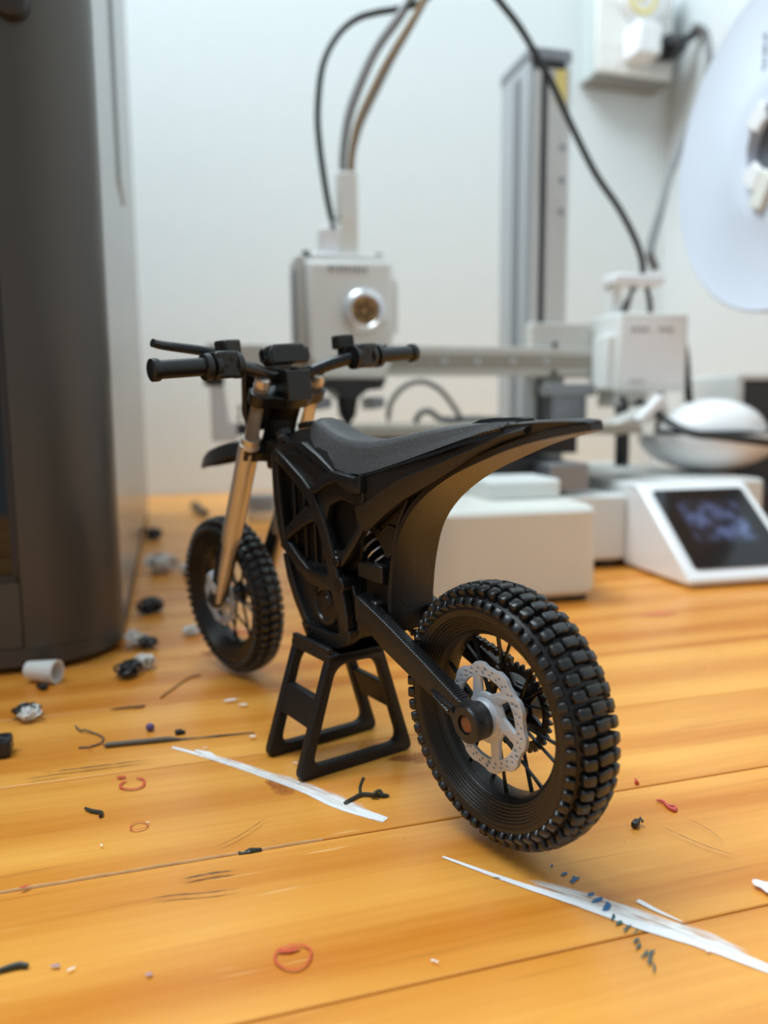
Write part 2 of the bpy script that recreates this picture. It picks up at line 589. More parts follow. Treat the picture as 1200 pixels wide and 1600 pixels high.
# ------------------------------------------------------------------ room
RY = math.radians(16.5)
ROOM = Matrix.Rotation(RY, 4, 'Z')           # x along the wall, y towards it
WALL_N = 974.0                               # the back wall in room y
CORNER = 671.0 + (-250 * math.cos(RY) + 942 * math.sin(RY))   # room x of the corner


def structure(o):
    o['kind'] = 'structure'
    return o


root_room = mm(ROOM)
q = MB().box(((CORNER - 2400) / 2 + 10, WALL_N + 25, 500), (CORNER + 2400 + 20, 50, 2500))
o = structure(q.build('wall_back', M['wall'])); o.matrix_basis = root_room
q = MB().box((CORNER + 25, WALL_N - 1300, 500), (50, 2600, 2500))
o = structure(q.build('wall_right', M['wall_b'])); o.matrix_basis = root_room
q = MB().box((-400, -300, -770), (4200, 3200, 40))
o = structure(q.build('floor', M['floor'])); o.matrix_basis = root_room

# ------------------------------------------------------------------ table
table = thing('wooden_table', 'large varnished orange pine table of glued planks, paint-marked, under everything', 'table', ROOM)
random.seed(3)
PW = 50.2
n0 = 168.5 - PW * 7
TX0, TX1 = -900, CORNER - 8
for i in range(23):
    y0 = n0 + i * PW
    y1 = min(y0 + PW, WALL_N - 2)
    if y1 - y0 < 5:
        break
    bm_ = MB().box(((TX0 + TX1) / 2, 0, -12), (TX1 - TX0, y1 - y0 - 0.46, 24))
    p = bm_.build('plank', M['wood'], table, bevel=0.4)
    p.location = (0, (y0 + y1) / 2 * S, random.uniform(-0.00006, 0.0))
ap = MB()
for sy in (-150, WALL_N - 60):
    ap.box(((TX0 + TX1) / 2, sy, -65), (TX1 - TX0 - 120, 22, 82))
ap.build('apron', M['table_leg'], table)
for sx in (TX0 + 60, TX1 - 60):
    for sy in (-150, WALL_N - 60):
        MB().box((sx, sy, -400), (60, 60, 704)).build('leg', M['table_leg'], table, bevel=2)


def W2R(x, y):
    v = ROOM.inverted() @ Vector((x, y, 0))
    return v.x, v.y


Z_MARK = [0.05]


def mark_mesh(name, mt, strips, label=None):
    """Flat marks on the table top, each strip a list of (left, right, u, edge) in world mm; soft edges by the 'edge' attribute."""
    me = bpy.data.meshes.new(name)
    vs, fs, uvs, ed = [], [], [], []
    for st in strips:
        for i, (pts, u, ee) in enumerate(st):
            for j, pt in enumerate(pts):
                vs.append((*[c * S for c in W2R(*pt)], Z_MARK[0] * S)); uvs.append((u, j / (len(pts) - 1))); ed.append(ee[j])
        k = len(st[0][0])
        base = len(vs) - k * len(st)
        for i in range(len(st) - 1):
            for j in range(k - 1):
                fs.append((base + i * k + j, base + (i + 1) * k + j, base + (i + 1) * k + j + 1, base + i * k + j + 1))
    me.from_pydata(vs, [], fs)
    bm = bmesh.new(); bm.from_mesh(me)
    bmesh.ops.recalc_face_normals(bm, faces=bm.faces)
    if bm.faces[:] and sum(f.normal.z for f in bm.faces) < 0:
        bmesh.ops.reverse_faces(bm, faces=bm.faces)
    bm.to_mesh(me); bm.free()
    ul = me.uv_layers.new(name='UVMap')
    for lp in me.loops:
        ul.data[lp.index].uv = uvs[lp.vertex_index]
    at = me.attributes.new('edge', 'FLOAT', 'POINT')
    for i, e_ in enumerate(ed):
        at.data[i].value = e_
    me.materials.append(mt)
    o = link(name, me, table)
    if label:
        o['label'] = label
    Z_MARK[0] += 0.012
    return o


def stroke(name, mt, pts, widths, label=None, ends=0.12, aspect=1.0):
    P = spline([Vector((*p, 0)) for p in pts], 8)
    n = len(P)
    st, L = [], 0.0
    for i, p in enumerate(P):
        if i:
            L += (P[i] - P[i - 1]).length
        t = i / (n - 1)
        k = t * (len(widths) - 1)
        a = int(min(k, len(widths) - 2)); wd = widths[a] + (widths[a + 1] - widths[a]) * (k - a)
        d = (P[min(i + 1, n - 1)] - P[max(i - 1, 0)]).normalized()
        nr = Vector((-d.y, d.x, 0))
        fade = min(1.0, t / ends if ends else 1, (1 - t) / ends if ends else 1)
        row, ee = [], []
        for j in range(7):
            s_ = (j / 6 - 0.5)
            qv = p + nr * wd * s_
            row.append((qv.x, qv.y)); ee.append((0.85 * (1 - abs(2 * s_) ** 3)) * (0.35 + 0.65 * fade))
        st.append((row, L * 0.35 / aspect, ee))
    return mark_mesh(name, mt, [st], label)


def ring_mark(name, mt, c, r, wd, label=None, a0=0.0, a1=2 * PI, sq=1.0):
    st = []
    n = 40
    rr = random.Random(int(c[0] * 10))
    for i in range(n + 1):
        t = a0 + (a1 - a0) * i / n
        j_ = r * (1 + 0.05 * math.sin(3 * t + c[1]) + 0.02 * rr.uniform(-1, 1))
        row, ee = [], []
        for j in range(5):
            q_ = j_ + wd * (j / 4 - 0.5)
            row.append((c[0] + q_ * math.cos(t), c[1] + q_ * math.sin(t) * sq)); ee.append(0.85 * (1 - abs(j / 2 - 1) ** 2))
        st.append((row, t * 1.5, ee))
    return mark_mesh(name, mt, [st], label)


def blot(name, mt, c, rx, ry, label=None, ang=0.0, seed=1):
    """A stain: rings of falling density round a centre."""
    rr = random.Random(seed)
    ph = [rr.uniform(0, 6.3) for _ in range(4)]
    st = []
    n = 24
    for i in range(n + 1):
        t = 2 * PI * i / n
        k = 1 + 0.16 * math.sin(2 * t + ph[0]) + 0.12 * math.sin(3 * t + ph[1]) + 0.08 * math.sin(5 * t + ph[2])
        row, ee = [], []
        for j in range(5):
            f_ = 0.02 + j / 4
            x, y = rx * k * f_ * math.cos(t), ry * k * f_ * math.sin(t)
            row.append((c[0] + x * math.cos(ang) - y * math.sin(ang), c[1] + x * math.sin(ang) + y * math.cos(ang)))
            ee.append(0.85 * (1 - (j / 4) ** 2))
        st.append((row, 1.0 * math.cos(t), ee))
    return mark_mesh(name, mt, [st], label)


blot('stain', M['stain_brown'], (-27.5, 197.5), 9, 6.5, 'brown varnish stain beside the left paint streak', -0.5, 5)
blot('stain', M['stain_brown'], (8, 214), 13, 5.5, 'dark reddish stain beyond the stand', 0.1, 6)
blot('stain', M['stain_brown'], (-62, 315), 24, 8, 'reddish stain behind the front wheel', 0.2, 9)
# white paint strokes
s1 = [(-63.8, 222.4), (-52, 215.8), (-40.1, 208.4), (-22.6, 196.1), (-11.9, 187.2), (-0.2, 179.6)]
stroke('paint_streak', M['paint_white'], s1, [1.2, 1.9, 2.4, 2.9, 4.2, 3.0], 'white brushed paint streak left of the stand', 0.06)
stroke('paint_smear', M['paint_smear'], [(-60, 221.3), (-40, 208.9), (-20, 195.4), (-3, 182.2)], [4, 5, 7, 6], 'thin white haze round the left paint streak')
stroke('paint_smear', M['paint_white'], [(-56.5, 220.3), (-52, 217.8), (-49, 215.0)], [0.8, 2.2, 0.5])
s2 = [(12.5, 163.6), (26.5, 154.1), (38.3, 147.0), (49.0, 139.9), (59.1, 134.3), (68.5, 127.0)]
stroke('paint_streak', M['paint_white'], s2, [0.8, 1.6, 2.6, 3.2, 3.6, 2.6], 'long white paint streak in front of the rear wheel', 0.05)
stroke('paint_smear', M['paint_smear'], [(28, 155.6), (37, 150.6), (47, 144.2), (58, 137.4), (69, 128.5)], [2, 5, 6, 6, 4], 'thin white haze beside the front paint streak')
stroke('paint_streak', M['paint_white'], [(50.9, 147.4), (53.5, 144.3), (57.5, 140.5)], [1.5, 1.1, 0.3], 'short white paint flick right of the front streak', 0.2)
# blue and teal dashes
bl = [(36.1, 159.8, 0), (38.2, 156.8, 0), (39.6, 154.6, 0), (42.0, 149.4, 1), (43.0, 147.6, 1), (43.9, 145.2, 1), (44.3, 142.0, 0), (45.0, 140.4, 0), (46.2, 138.9, 0),
      (47.4, 137.6, 0), (46.5, 135.0, 0), (46.6, 133.6, 0), (47.0, 131.4, 0), (48.2, 131.6, 0), (47.4, 129.7, 0), (47.4, 127.8, 0)]
for i, (x, y, k) in enumerate(bl):
    L = [0.5, 0.9, 1.4, 0.9, 1.3, 1.5, 1.2, 0.9, 1.3, 1.1, 0.9, 1.0, 1.5, 1.4, 1.0, 1.3][i]
    wd = [0.7, 0.8, 1.0, 1.2, 1.3, 1.4, 0.8, 0.7, 0.45, 0.4, 0.6, 0.6, 0.55, 0.55, 0.5, 0.5][i]
    rb = random.Random(i)
    for j in range(1 + (i % 3 > 0)):
        a = math.radians(rb.uniform(25, 75))
        x_, y_ = x + rb.uniform(-.5, .5) * j, y + rb.uniform(-.7, .3) * j
        stroke('paint_dash', M['paint_blue'] if (k or i < 3) else M['paint_teal'], [(x_ - L * math.cos(a), y_ - L * math.sin(a)), (x_ + L * .2, y_ + L * .1), (x_ + L * math.cos(a), y_ + L * math.sin(a))], [wd * .5, wd, wd * .35], None, 0.2)
# rings and stains
ring_mark('ring_stain', M['paint_red'], (-67.9, 198.6), 3.1, 1.0, 'open red ring stain with a blob, left of the white streak', 2.5, 7.9)
blot('stain', M['paint_red'], (-72.4, 202.6), 1.3, 1.3, None, 0, 4)
ring_mark('ring_stain', M['paint_orange'], (-59.7, 177.1), 2.0, 0.55, 'small faint orange ring stain')
ring_mark('ring_stain', M['paint_red'], (-17.2, 131.2), 3.3, 0.6, 'red ring stain on the front plank')
blot('stain', M['paint_red'], (-18.2, 132.9), 2.2, 0.9, None, 0.2, 8)
ring_mark('ring_stain', M['paint_orange'], (-86, 222), 2.4, 0.4, None, 1.0, 4.6)
blot('stain', M['stain_pink'], (-72, 344), 18, 7, None, 0.2, 10)
blot('stain', M['stain_pink'], (133, 369), 12, 4, 'pink haze stain in front of the white printer', 0.2, 11)
for i, (x, y, rx, ry) in enumerate([(-42.3, 126.9, .8, .5), (-59.8, 129.2, .9, .6), (-58, 178.5, .9, .6)]):
    blot('stain', M['paint_smear'] if i == 2 else M['purple'], (x, y), rx, ry, None, 0, 20 + i) if i == 2 else blot('paint_spot', paint_mat('lilac_spot', (0.35, 0.25, 0.33), 0.75, 1.0, dirx=1.0), (x, y), rx, ry, None, 0, 20 + i)
rs = random.Random(5)
for i in range(26):                                       # tiny paint flecks and chips of varnish
    x, y = rs.uniform(-75, 70), rs.uniform(128, 262)
    blot('paint_fleck', M['paint_white'] if i % 2 else M['stain_dark'], (x, y), rs.uniform(.25, .8), rs.uniform(.2, .4), None, rs.uniform(0, 3), 40 + i)
for pts, wd in [([(-47, 153), (-38, 156.5), (-29, 158.2)], 1.6), ([(-52, 147), (-44, 149), (-36, 150), (-24, 153)], 0.9), ([(-100, 203), (-80, 208.5), (-62, 213.8)], 1.6),
                ([(-101, 199.5), (-84, 205.5)], 1.0), ([(-42, 164), (-34, 172), (-27, 184)], 0.45), ([(62, 178), (72, 166), (80, 160)], 0.5), ([(70, 182), (76, 172), (77, 165)], 0.4),
                ([(-73, 285.1), (-84, 285.6), (-98, 284)], 0.6)]:
    stroke('scratch', M['stain_dark'], pts, [wd, wd, wd * .6], None, 0.3)
blot('paint_fleck', M['paint_white'], (78.3, 150.5), 2.0, 2.3, 'white paint chip at the right edge of the table', 0.6, 77)
blot('paint_fleck', M['paint_red'], (-75.9, 152.3), 1.4, 0.5, None, 0.5, 78)
for x, y, r in [(-53.3, 258, 2.2), (-48.1, 253.8, 1.6), (-40.6, 227.7, 1.2)]:
    blot('paint_fleck', M['paint_white'], (x, y), r, r * .45, None, 0.3, int(900 + x))
# pale filler squeezed along the front seam
pts = []
for i in range(30):
    t = i / 29
    x, y = -120 + 105 * t, 151.7 - (120 - 80.8) * 0.2865 + 105 * t * 0.2965
    pts.append((*W2R(x, y), 0.02 + 0.1 * math.sin(i * 2.3) * 0.3))
MB().tube([(a, 168.35 + 0.1 * math.sin(i * 1.7), 0.02) for i, (a, b, c) in enumerate(pts)], [0.42 + 0.06 * math.sin(i * 2.1) for i in range(30)], 6).build('seam_filler', M['seam_filler'], table)
MB().tube([(*W2R(-33.5, 165.4), 0.2), (*W2R(-31.0, 166.2), 0.3), (*W2R(-28.5, 166.8), 0.2)], [0.4, 0.65, 0.4], 6).build('seam_filler', M['fil_dark'], table)

# ------------------------------------------------------------------ toy motorcycle
BY, BL_ = math.radians(34.5), math.radians(2.05)
BF = Vector((-math.sin(BY), math.cos(BY), 0))
L0 = Vector((-math.cos(BY), -math.sin(BY), 0))
BU = Vector((0, 0, 1)) * math.cos(BL_) + L0 * math.sin(BL_)
BLv = L0 * math.cos(BL_) - Vector((0, 0, 1)) * math.sin(BL_)
BM = Matrix((BF, BLv, BU)).transposed().to_4x4()
BM.translation = Vector((26.15, 168.3, 31.9)) - BU * 31.9
bike = thing('toy_motorcycle', 'black printed toy dirt bike with silver brake disc, propped on a black stand', 'toy motorcycle', BM)

rake = Vector((-0.517, 0, 0.856)).normalized()
piv = Vector((97.2, 0, 100))
STEER = Matrix.Translation(piv) @ Matrix.Rotation(math.radians(5.8), 4, rake) @ Matrix.Translation(-piv)
if (STEER.to_3x3() @ Vector((1, 0, 0))).y < 0:
    STEER = Matrix.Translation(piv) @ Matrix.Rotation(math.radians(-5.8), 4, rake) @ Matrix.Translation(-piv)


def knob_mesh(name, lx, ly, h):
    """Tread block, base at z = 0: x along the tyre, y across."""
    q_ = MB()
    secs = []
    for z, s_ in ((-0.6, 1.0), (h * 0.70, 0.97), (h * 0.94, 0.88), (h, 0.72)):
        a, b = lx / 2 * s_, (ly / 2) * (1 - (1 - s_) * lx / ly)
        c = 0.28 * min(a, b)
        secs.append([(-a + c, -b, z), (a - c, -b, z), (a, -b + c, z), (a, b - c, z), (a - c, b, z), (-a + c, b, z), (-a, b - c, z), (-a, -b + c, z)])
    q_.loft([[Vector(p_) for p_ in s_] for s_ in secs])
    return q_.mesh(name, M['knob'], smooth=50)


def wave_disc(r, lobes, amp, n=160):
    return [((r + amp * math.tanh(2.2 * math.sin(lobes * 2 * PI * i / n)) - amp * .3) * math.cos(2 * PI * i / n), (r + amp * math.tanh(2.2 * math.sin(lobes * 2 * PI * i / n)) - amp * .3) * math.sin(2 * PI * i / n)) for i in range(n)]


def swirl_window(a0, a1, r0, r1, skew, n=8):
    pts = []
    for i in range(n + 1):
        t = a0 + (a1 - a0) * i / n
        pts.append((r1 * math.cos(t), r1 * math.sin(t)))
    for i in range(n + 1):
        t = a1 + (a0 - a1) * i / n
        t = (t - (a0 + a1) / 2) * 0.62 + (a0 + a1) / 2 + skew
        pts.append((r0 * math.cos(t), r0 * math.sin(t)))
    return rnd(pts, 0.9, 2)


def rotor(parent, rout, y0, y1, phase):
    holes = []
    for k in range(6):
        a = phase + k * PI / 3
        holes.append(swirl_window(a, a + PI / 3 * 0.74, rout * 0.47, rout * 0.76, -0.22))
    for k in range(30):
        a = phase + 0.1 + k * 2 * PI / 30
        for dr, da in ((0.825, 0), (0.90, 0.07)):
            holes.append(circ(0.30 if k % 5 else 0.5, 6, rout * dr * math.cos(a + da), rout * dr * math.sin(a + da)))
    o_ = plate('brake_rotor', M['silver'], wave_disc(rout, 10, 0.35), holes, y0, y1, 0.12, parent)
    return lab(o_, 'silver brake disc with swirling arms and small holes')


def wheel(name, R, hw, mtx, parent, rotor_r, rotor_y, sprocket):
    k = R / 30.0
    prof = [(28.0, 0), (27.9, 1.5), (27.5, 3.0), (26.8, 4.5), (25.8, 5.7), (24.7, 6.3), (23.9, 6.3), (23.3, 5.95), (22.9, 5.9), (22.7, 5.6), (22.35, 5.6), (22.15, 5.2), (21.75, 5.2), (21.55, 4.8), (21.15, 4.8),
            (20.95, 4.4), (20.55, 4.4), (20.35, 4.0), (19.95, 4.0), (19.75, 3.55), (19.45, 3.5), (19.2, 3.05), (18.6, 2.7), (18.1, 2.0), (17.9, 0.8)]
    full = [(r * k, y * hw / 7.0) for r, y in prof]
    full = full + [(r, -y) for r, y in full[1:]][::-1]
    q_ = MB().lathe(full, 128, ALONG_Y)
    wh = q_.build(name, M['tyre'], parent, smooth=34)
    wh.matrix_basis = mm(mtx)
    rows = 54
    pitch_ = 2 * PI / rows
    f = hw / 7.0
    kinds = {'c': knob_mesh(name + '_knob_centre', 2.35 * k, 3.7 * f, 1.9 * k), 'i': knob_mesh(name + '_knob_inner', 2.35 * k, 2.75 * f, 1.9 * k), 's': knob_mesh(name + '_knob_shoulder', 2.1 * k, 2.1 * f, 1.4 * k)}
    for i in range(rows):
        for kind, r, y, tilt, dt in (('c', 27.95, 0, 0, 0), ('i', 27.45, 3.25, 20, 0.13), ('i', 27.45, -3.25, -20, 0.13), ('s', 25.6, 5.65, 52, 0.5), ('s', 25.6, -5.65, -52, 0.5)):
            t = (i + dt) * pitch_
            X = Matrix.Rotation(-t, 4, 'Y') @ Matrix.Translation((r * k, y * f, 0)) @ Matrix.Rotation(math.radians(tilt), 4, 'Z') @ Matrix((((0, 0, 1, 0)), (0, 1, 0, 0), (-1, 0, 0, 0), (0, 0, 0, 1)))
            link('tread_knob', kinds[kind], wh, mm(X))
    hb = MB().lathe([(1.2, -6.0), (2.6, -6.0), (2.6, -4.4), (4.3, -4.0), (4.3, -3.0), (2.8, -2.4), (2.8, 2.0), (4.3, 2.4), (4.3, 3.0), (2.6, 3.4), (2.6, 4.2), (1.2, 4.2)], 32, ALONG_Y)
    hb.build('hub', M['black_smooth'], wh)
    for i in range(18):
        t = 2 * PI * i / 18 + 0.06
        s_ = 1 if i % 2 else -1
        tt = t + (0.30 if (i // 2) % 2 else -0.30)
        MB().tube([(3.6 * math.cos(tt), 2.6 * s_, 3.6 * math.sin(tt)), (18.6 * k * math.cos(t), 0.9 * s_, 18.6 * k * math.sin(t))], 0.5, 7).build('spoke', M['black_smooth'], wh)
    rotor(wh, rotor_r, rotor_y - 0.5, rotor_y + 0.5, 0.35)
    if sprocket:
        n = 34
        out = []
        for i in range(n):
            for da, rr in ((0, 9.3), (0.28, 10.5), (0.52, 10.5), (0.8, 9.3)):
                t = 2 * PI * (i + da) / n
                out.append((rr * math.cos(t), rr * math.sin(t)))
        holes = [swirl_window(a, a + 0.9, 5.0, 8.0, 0.0) for a in [j * 2 * PI / 5 for j in range(5)]]
        plate('sprocket', M['black_smooth'], out, holes, -5.4, -4.4, 0.1, wh)
        MB().lathe([(1.5, 3.2), (4.7, 3.2), (4.7, 4.8), (4.0, 5.3), (3.6, 6.6), (1.5, 6.6)], 40, ALONG_Y).build('disc_carrier', M['silver'], wh)
    else:
        MB().lathe([(1.0, 4.0), (3.4, 4.0), (3.4, 7.2), (1.0, 7.2)], 28, ALONG_Y).build('disc_carrier', M['silver'], wh)
    return wh


rw = wheel('rear_wheel', 30.0, 7.0, Matrix.Translation((0, 0, 31.9)), bike, 12.3, 4.4, True)
fw_ = wheel('front_wheel', 30.1, 6.0, STEER @ Matrix.Translation((146.7, 0, 30.9)), bike, 10.5, 5.2, False)

# swing arm: one beam each side with an axle boss, joined at the pivot
arm_poly = [(44, 52.4), (40.3, 51.2), (31, 48.0), (16, 42.0), (2.8, 36.4), (0.0, 36.3), (-2.6, 35.4), (-4.2, 33.4), (-4.3, 31.0), (-2.8, 28.6), (0, 27.6), (2.8, 28.6), (4.2, 30.6), (7.6, 33.2), (18, 36.0), (30.5, 40.2), (37, 43.2), (44, 45.2)]
arm = plate('swingarm', M['black'], rnd(arm_poly, 1.0, 2), [], 7.4, 10.4, 0.35, bike)
for sy in (-1,):
    pass
ar = plate('swingarm', M['black'], rnd(arm_poly, 1.0, 2), [], -10.2, -7.2, 0.35, bike)
MB().lathe([(0.0, 6.4), (4.2, 6.4), (4.3, 10.6), (3.9, 11.0), (2.2, 11.0), (2.2, 10.2), (0, 10.2)], 40, lambda x, y, z: (x, z, y + 31.9), closed=False).build('axle_boss', M['black'], arm)
MB().lathe([(0.0, 10.75), (1.4, 10.75), (1.9, 10.5), (1.9, 9.8), (0, 9.8)], 24, lambda x, y, z: (x, z, y + 31.9), closed=False).build('axle_bolt', M['copper'], arm)['label'] = 'dull copper axle bolt end'
MB().lathe([(0.0, -6.2), (4.2, -6.2), (4.3, -10.4), (2.2, -10.8), (0, -10.8)], 32, lambda x, y, z: (x, z, y + 31.9), closed=False).build('axle_boss', M['black'], ar)
# stepped top ridge and chain adjuster of the left arm
q = MB()
for i in range(58):
    t = i / 57
    u, w_ = 43 - 39.5 * t, 52.1 - 15.6 * t
    q.box((u, 8.2, w_ - 0.1), (0.42, 2.2, 0.9), Matrix.Rotation(math.radians(-20), 3, 'Y'))
q.build('arm_ridge', M['black'], arm, smooth=0)
adj = MB().prism(rnd([(12.5, 36.2), (4.6, 34.4), (3.4, 32.2), (6.2, 32.6)], 0.5, 2), 10.2, 11.0, lambda x, y, z: (x, z, y))
adj.tube([(10.5, 11.0, 35.3), (5.2, 11.0, 33.4)], [0.35, 0.45], 8)
adj.build('chain_adjuster', M['black'], arm)
MB().box((40, 0, 48.4), (6, 17, 5.5)).build('pivot_block', M['black'], bike, bevel=0.6)
# chain along the right side
q = MB()
for (a, b) in (((1.5, 42.2), (48, 51.5)), ((1.5, 21.8), (48, 44.5))):
    n = 34
    for i in range(n):
        t = (i + 0.5) / n
        q.box((a[0] + (b[0] - a[0]) * t, -4.9, a[1] + (b[1] - a[1]) * t), (0.95, 1.8 if i % 2 else 1.2, 1.5), Matrix.Rotation(-math.atan2(b[1] - a[1], b[0] - a[0]), 3, 'Y'))
o = q.build('chain', M['black_smooth'], bike, smooth=0)

# battery, motor and lower engine block
MB().prism([(87, 85), (86.3, 60), (80, 47), (66, 47), (58, 52), (46, 60), (44, 80), (56, 86)], -6.4, 6.4, lambda x, y, z: (x, z, y)).build('battery_case', M['core'], bike, bevel=0.6)
for u0, w0, w1 in ((80.2, 58, 82), (74.2, 55, 80), (68.6, 53, 76), (64.4, 54, 72)):
    for sy in (1, -1):
        MB().box((u0, sy * 6.8, (w0 + w1) / 2), (0.9, 1.4, w1 - w0)).build('cooling_fin', M['black_smooth'], bike, bevel=0.2)
q = MB().prism(rnd([(82.5, 52), (74, 39.5), (70, 35.4), (62, 34), (48, 38.5), (46, 46), (50, 55), (62, 57), (78, 56)], 2, 3), -7.6, 7.6, lambda x, y, z: (x, z, y))
mot = q.build('motor', M['black'], bike, bevel=0.4)
for sy in (1, -1):
    MB().lathe([(0, 9.3), (2.0, 9.3), (2.2, 8.9), (5.2, 8.9), (5.4, 9.4), (6.4, 9.4), (6.7, 9.0), (6.7, 7.0), (0, 7.0)], 40, lambda x, y, z, sy=sy: (x + 61.5, z * sy, y + 46.5), closed=False).build('motor_cover', M['black_smooth'], mot)
for sy in (1, -1):
    MB().tube([Vector((61.5 + 4.0 * math.cos(a), sy * 9.3, 46.5 + 4.0 * math.sin(a))) for a in [0.4 + i * 0.25 for i in range(12)]], 0.35, 6).build('cover_rib', M['black_smooth'], mot)

# frame plates, left and right
spar = strip([(85.6, 87.0), (78.5, 83.6), (71.0, 79.6), (64.6, 75.2), (60.2, 69.0), (57.2, 62.5), (55.0, 55.5), (53.2, 50.5), (51.4, 44.8), (50.6, 39.5)], [1.6, 1.7, 1.9, 2.1, 2.2, 2.4, 2.5, 3.0, 3.0, 2.2])
down = strip([(87.4, 87.4), (87.6, 80), (87.4, 73), (86.1, 66), (84.6, 60.8)], [1.9, 2.0, 2.1, 2.0, 1.7])
lower = strip([(86.0, 60.6), (81.0, 59.0), (76.0, 55.6), (70.0, 52.9), (63.0, 52.3), (56.0, 53.0)], [1.6, 1.9, 2.0, 1.9, 2.1, 2.4])
brace = [(85.2, 61.2), (84.2, 64.4), (76.2, 69.2), (69.2, 73.2), (66.4, 72.6), (63.0, 69.6), (67.4, 68.6), (75.6, 65.0), (82.4, 61.4)]
skid = strip([(84.6, 57.2), (82.6, 50.5), (79.2, 44.6), (74.6, 38.8), (70.6, 35.2)], [1.5, 1.7, 1.7, 1.6, 1.4])
hexo = [(64.4, 78.4), (58.5, 81.2), (52.5, 83.2), (41, 82.3), (38.6, 82.9), (40.2, 69.2), (45.6, 63.6), (51.4, 58.2), (55.2, 57.6), (57.6, 63.5), (60.4, 70.3)]
hexh = [(58.7, 70.1), (56.6, 74.2), (50.3, 76.5), (43.2, 75.6), (42.7, 70.2), (46.6, 66.3), (50.0, 63.0), (54.2, 61.6), (56.4, 65)]
lip = [(65.2, 78.1), (58.0, 82.0), (52.4, 84.0), (46.5, 83.4), (41.0, 82.9), (38.3, 83.8), (38.6, 79.2), (44.0, 78.8), (50.0, 81.3), (55.0, 80.0), (62.0, 77.1)]
tank = [(88.6, 87.4), (86.0, 89.6), (79.5, 90.6), (70.8, 91.0), (62.0, 87.6), (53.6, 83.6), (58.2, 80.4), (64.4, 78.2), (70.2, 80.8), (76.2, 83.9), (84.0, 86.3)]
for sy in (1, -1):
    def Y(a, b):
        return (a, b) if sy > 0 else (-b, -a)
    for nm, pl, hl, a, b, bv, mt in (('frame_spar', spar, [], 7.8, 10.2, 0.45, 'black'), ('downtube', down, [], 6.6, 9.6, 0.45, 'black'), ('lower_strut', rnd(lower, 0.8, 2), [], 7.4, 9.7, 0.4, 'black'),
                                     ('cross_brace', rnd(brace, 0.5, 2), [], 7.6, 9.4, 0.4, 'black'), ('skid_rail', skid, [], 6.2, 9.2, 0.4, 'black'), ('side_hoop', rnd(hexo, 0.8, 2), [rnd(hexh, 1.0, 2)], 7.2, 9.5, 0.45, 'black'),
                                     ('hoop_lip', rnd(lip, 0.3, 2), [], 8.4, 11.0, 0.3, 'black'), ('tank_spar', rnd(tank, 0.6, 2), [], 5.2, 9.2, 0.4, 'black')):
        y0, y1 = Y(a, b)
        plate(nm, M[mt], pl, hl, y0, y1, bv, bike)
    q = MB()                                              # ribbed top edge of the tank spar
    for i in range(16):
        t = i / 15
        q.box((74.5 - 19.5 * t, sy * 9.1, 89.2 - 6.6 * t), (0.5, 0.7, 1.0))
    q.build('spar_rib', M['black'], bike, smooth=0)
    # foot peg bracket and pivot bosses
    MB().prism(rnd([(74.5, 38.4), (71.5, 34.6), (62, 33.2), (52, 35.8), (47.5, 38.6), (47.2, 41.6), (56, 38.6), (66, 38.2)], 0.8, 2), 6.8, 10.4, lambda x, y, z, sy=sy: (x, z * sy, y)).build('foot_bracket', M['black'], bike, bevel=0.3)
    q = MB()
    for i in range(7):
        q.box((70.6 - i * 1.35, sy * 10.3, 36.9 - 0.12 * i + (0.2 if i % 2 else 0)), (0.9, 0.9, 0.9), Matrix.Rotation(0.4 * i, 3, 'X'))
    q.build('foot_peg_teeth', M['black_smooth'], bike, smooth=0)
    MB().lathe([(0, 10.6), (1.9, 10.6), (2.3, 10.2), (2.3, 7), (0, 7)], 24, lambda x, y, z, sy=sy: (x + 51.6, z * sy, y + 53.4), closed=False).build('pivot_boss', M['black_smooth'], bike)
    MB().lathe([(0, 10.4), (1.3, 10.4), (1.6, 10.0), (1.6, 7), (0, 7)], 20, lambda x, y, z, sy=sy: (x + 53.2, z * sy, y + 59.6), closed=False).build('pivot_boss', M['black_smooth'], bike)
    # side panel sweeping back to the tail
    secs = []
    for u, t_, rg, bt, v in ((42.4, 82.8, 75.5, 69.0, 8.9), (38.5, 83.4, 76.6, 69.4, 9.0), (34, 84.6, 78.6, 72.4, 8.9), (29, 85.9, 81.0, 75.6, 8.7), (24.5, 86.9, 83.3, 78.2, 8.5), (18, 88.5, 85.4, 81.2, 8.2),
                             (11.5, 90.0, 87.4, 84.2, 7.9), (5, 91.8, 89.6, 87.3, 7.5), (-1, 93.5, 91.6, 90.2, 7.1), (-8, 95.4, 94.2, 93.0, 6.2), (-14, 96.5, 95.8, 94.8, 5.2)):
        secs.append([Vector((u, sy * a, z)) for a, z in ((v - 2.4, t_ - .2), (v - 0.5, t_ + .1), (v - 0.1, t_ - 0.4), (v + 0.05, (t_ + rg) / 2 + .25), (v + 0.1, rg + 0.5), (v + 1.15, rg - .1), (v + 0.75, (rg + bt) / 2 - .4), (v + 0.1, bt), (v - 2.0, bt + .3))])
    MB().loft(secs).build('side_panel', M['black'], bike, smooth=28)
    secs = []
    for u, t_ in ((42.4, 83.0), (34, 84.8), (24.5, 87.1), (11.5, 90.2), (-1, 93.7), (-9, 95.6)):
        secs.append([Vector((u, sy * a, z)) for a, z in ((7.2, t_ - .3), (7.6, t_ + .5), (8.5 - max(0, 20 - u) * 0.05, t_ + .4), (8.9 - max(0, 20 - u) * 0.05, t_ - .5))])
    MB().loft(secs).build('panel_trim', M['black_smooth'], bike, smooth=28)
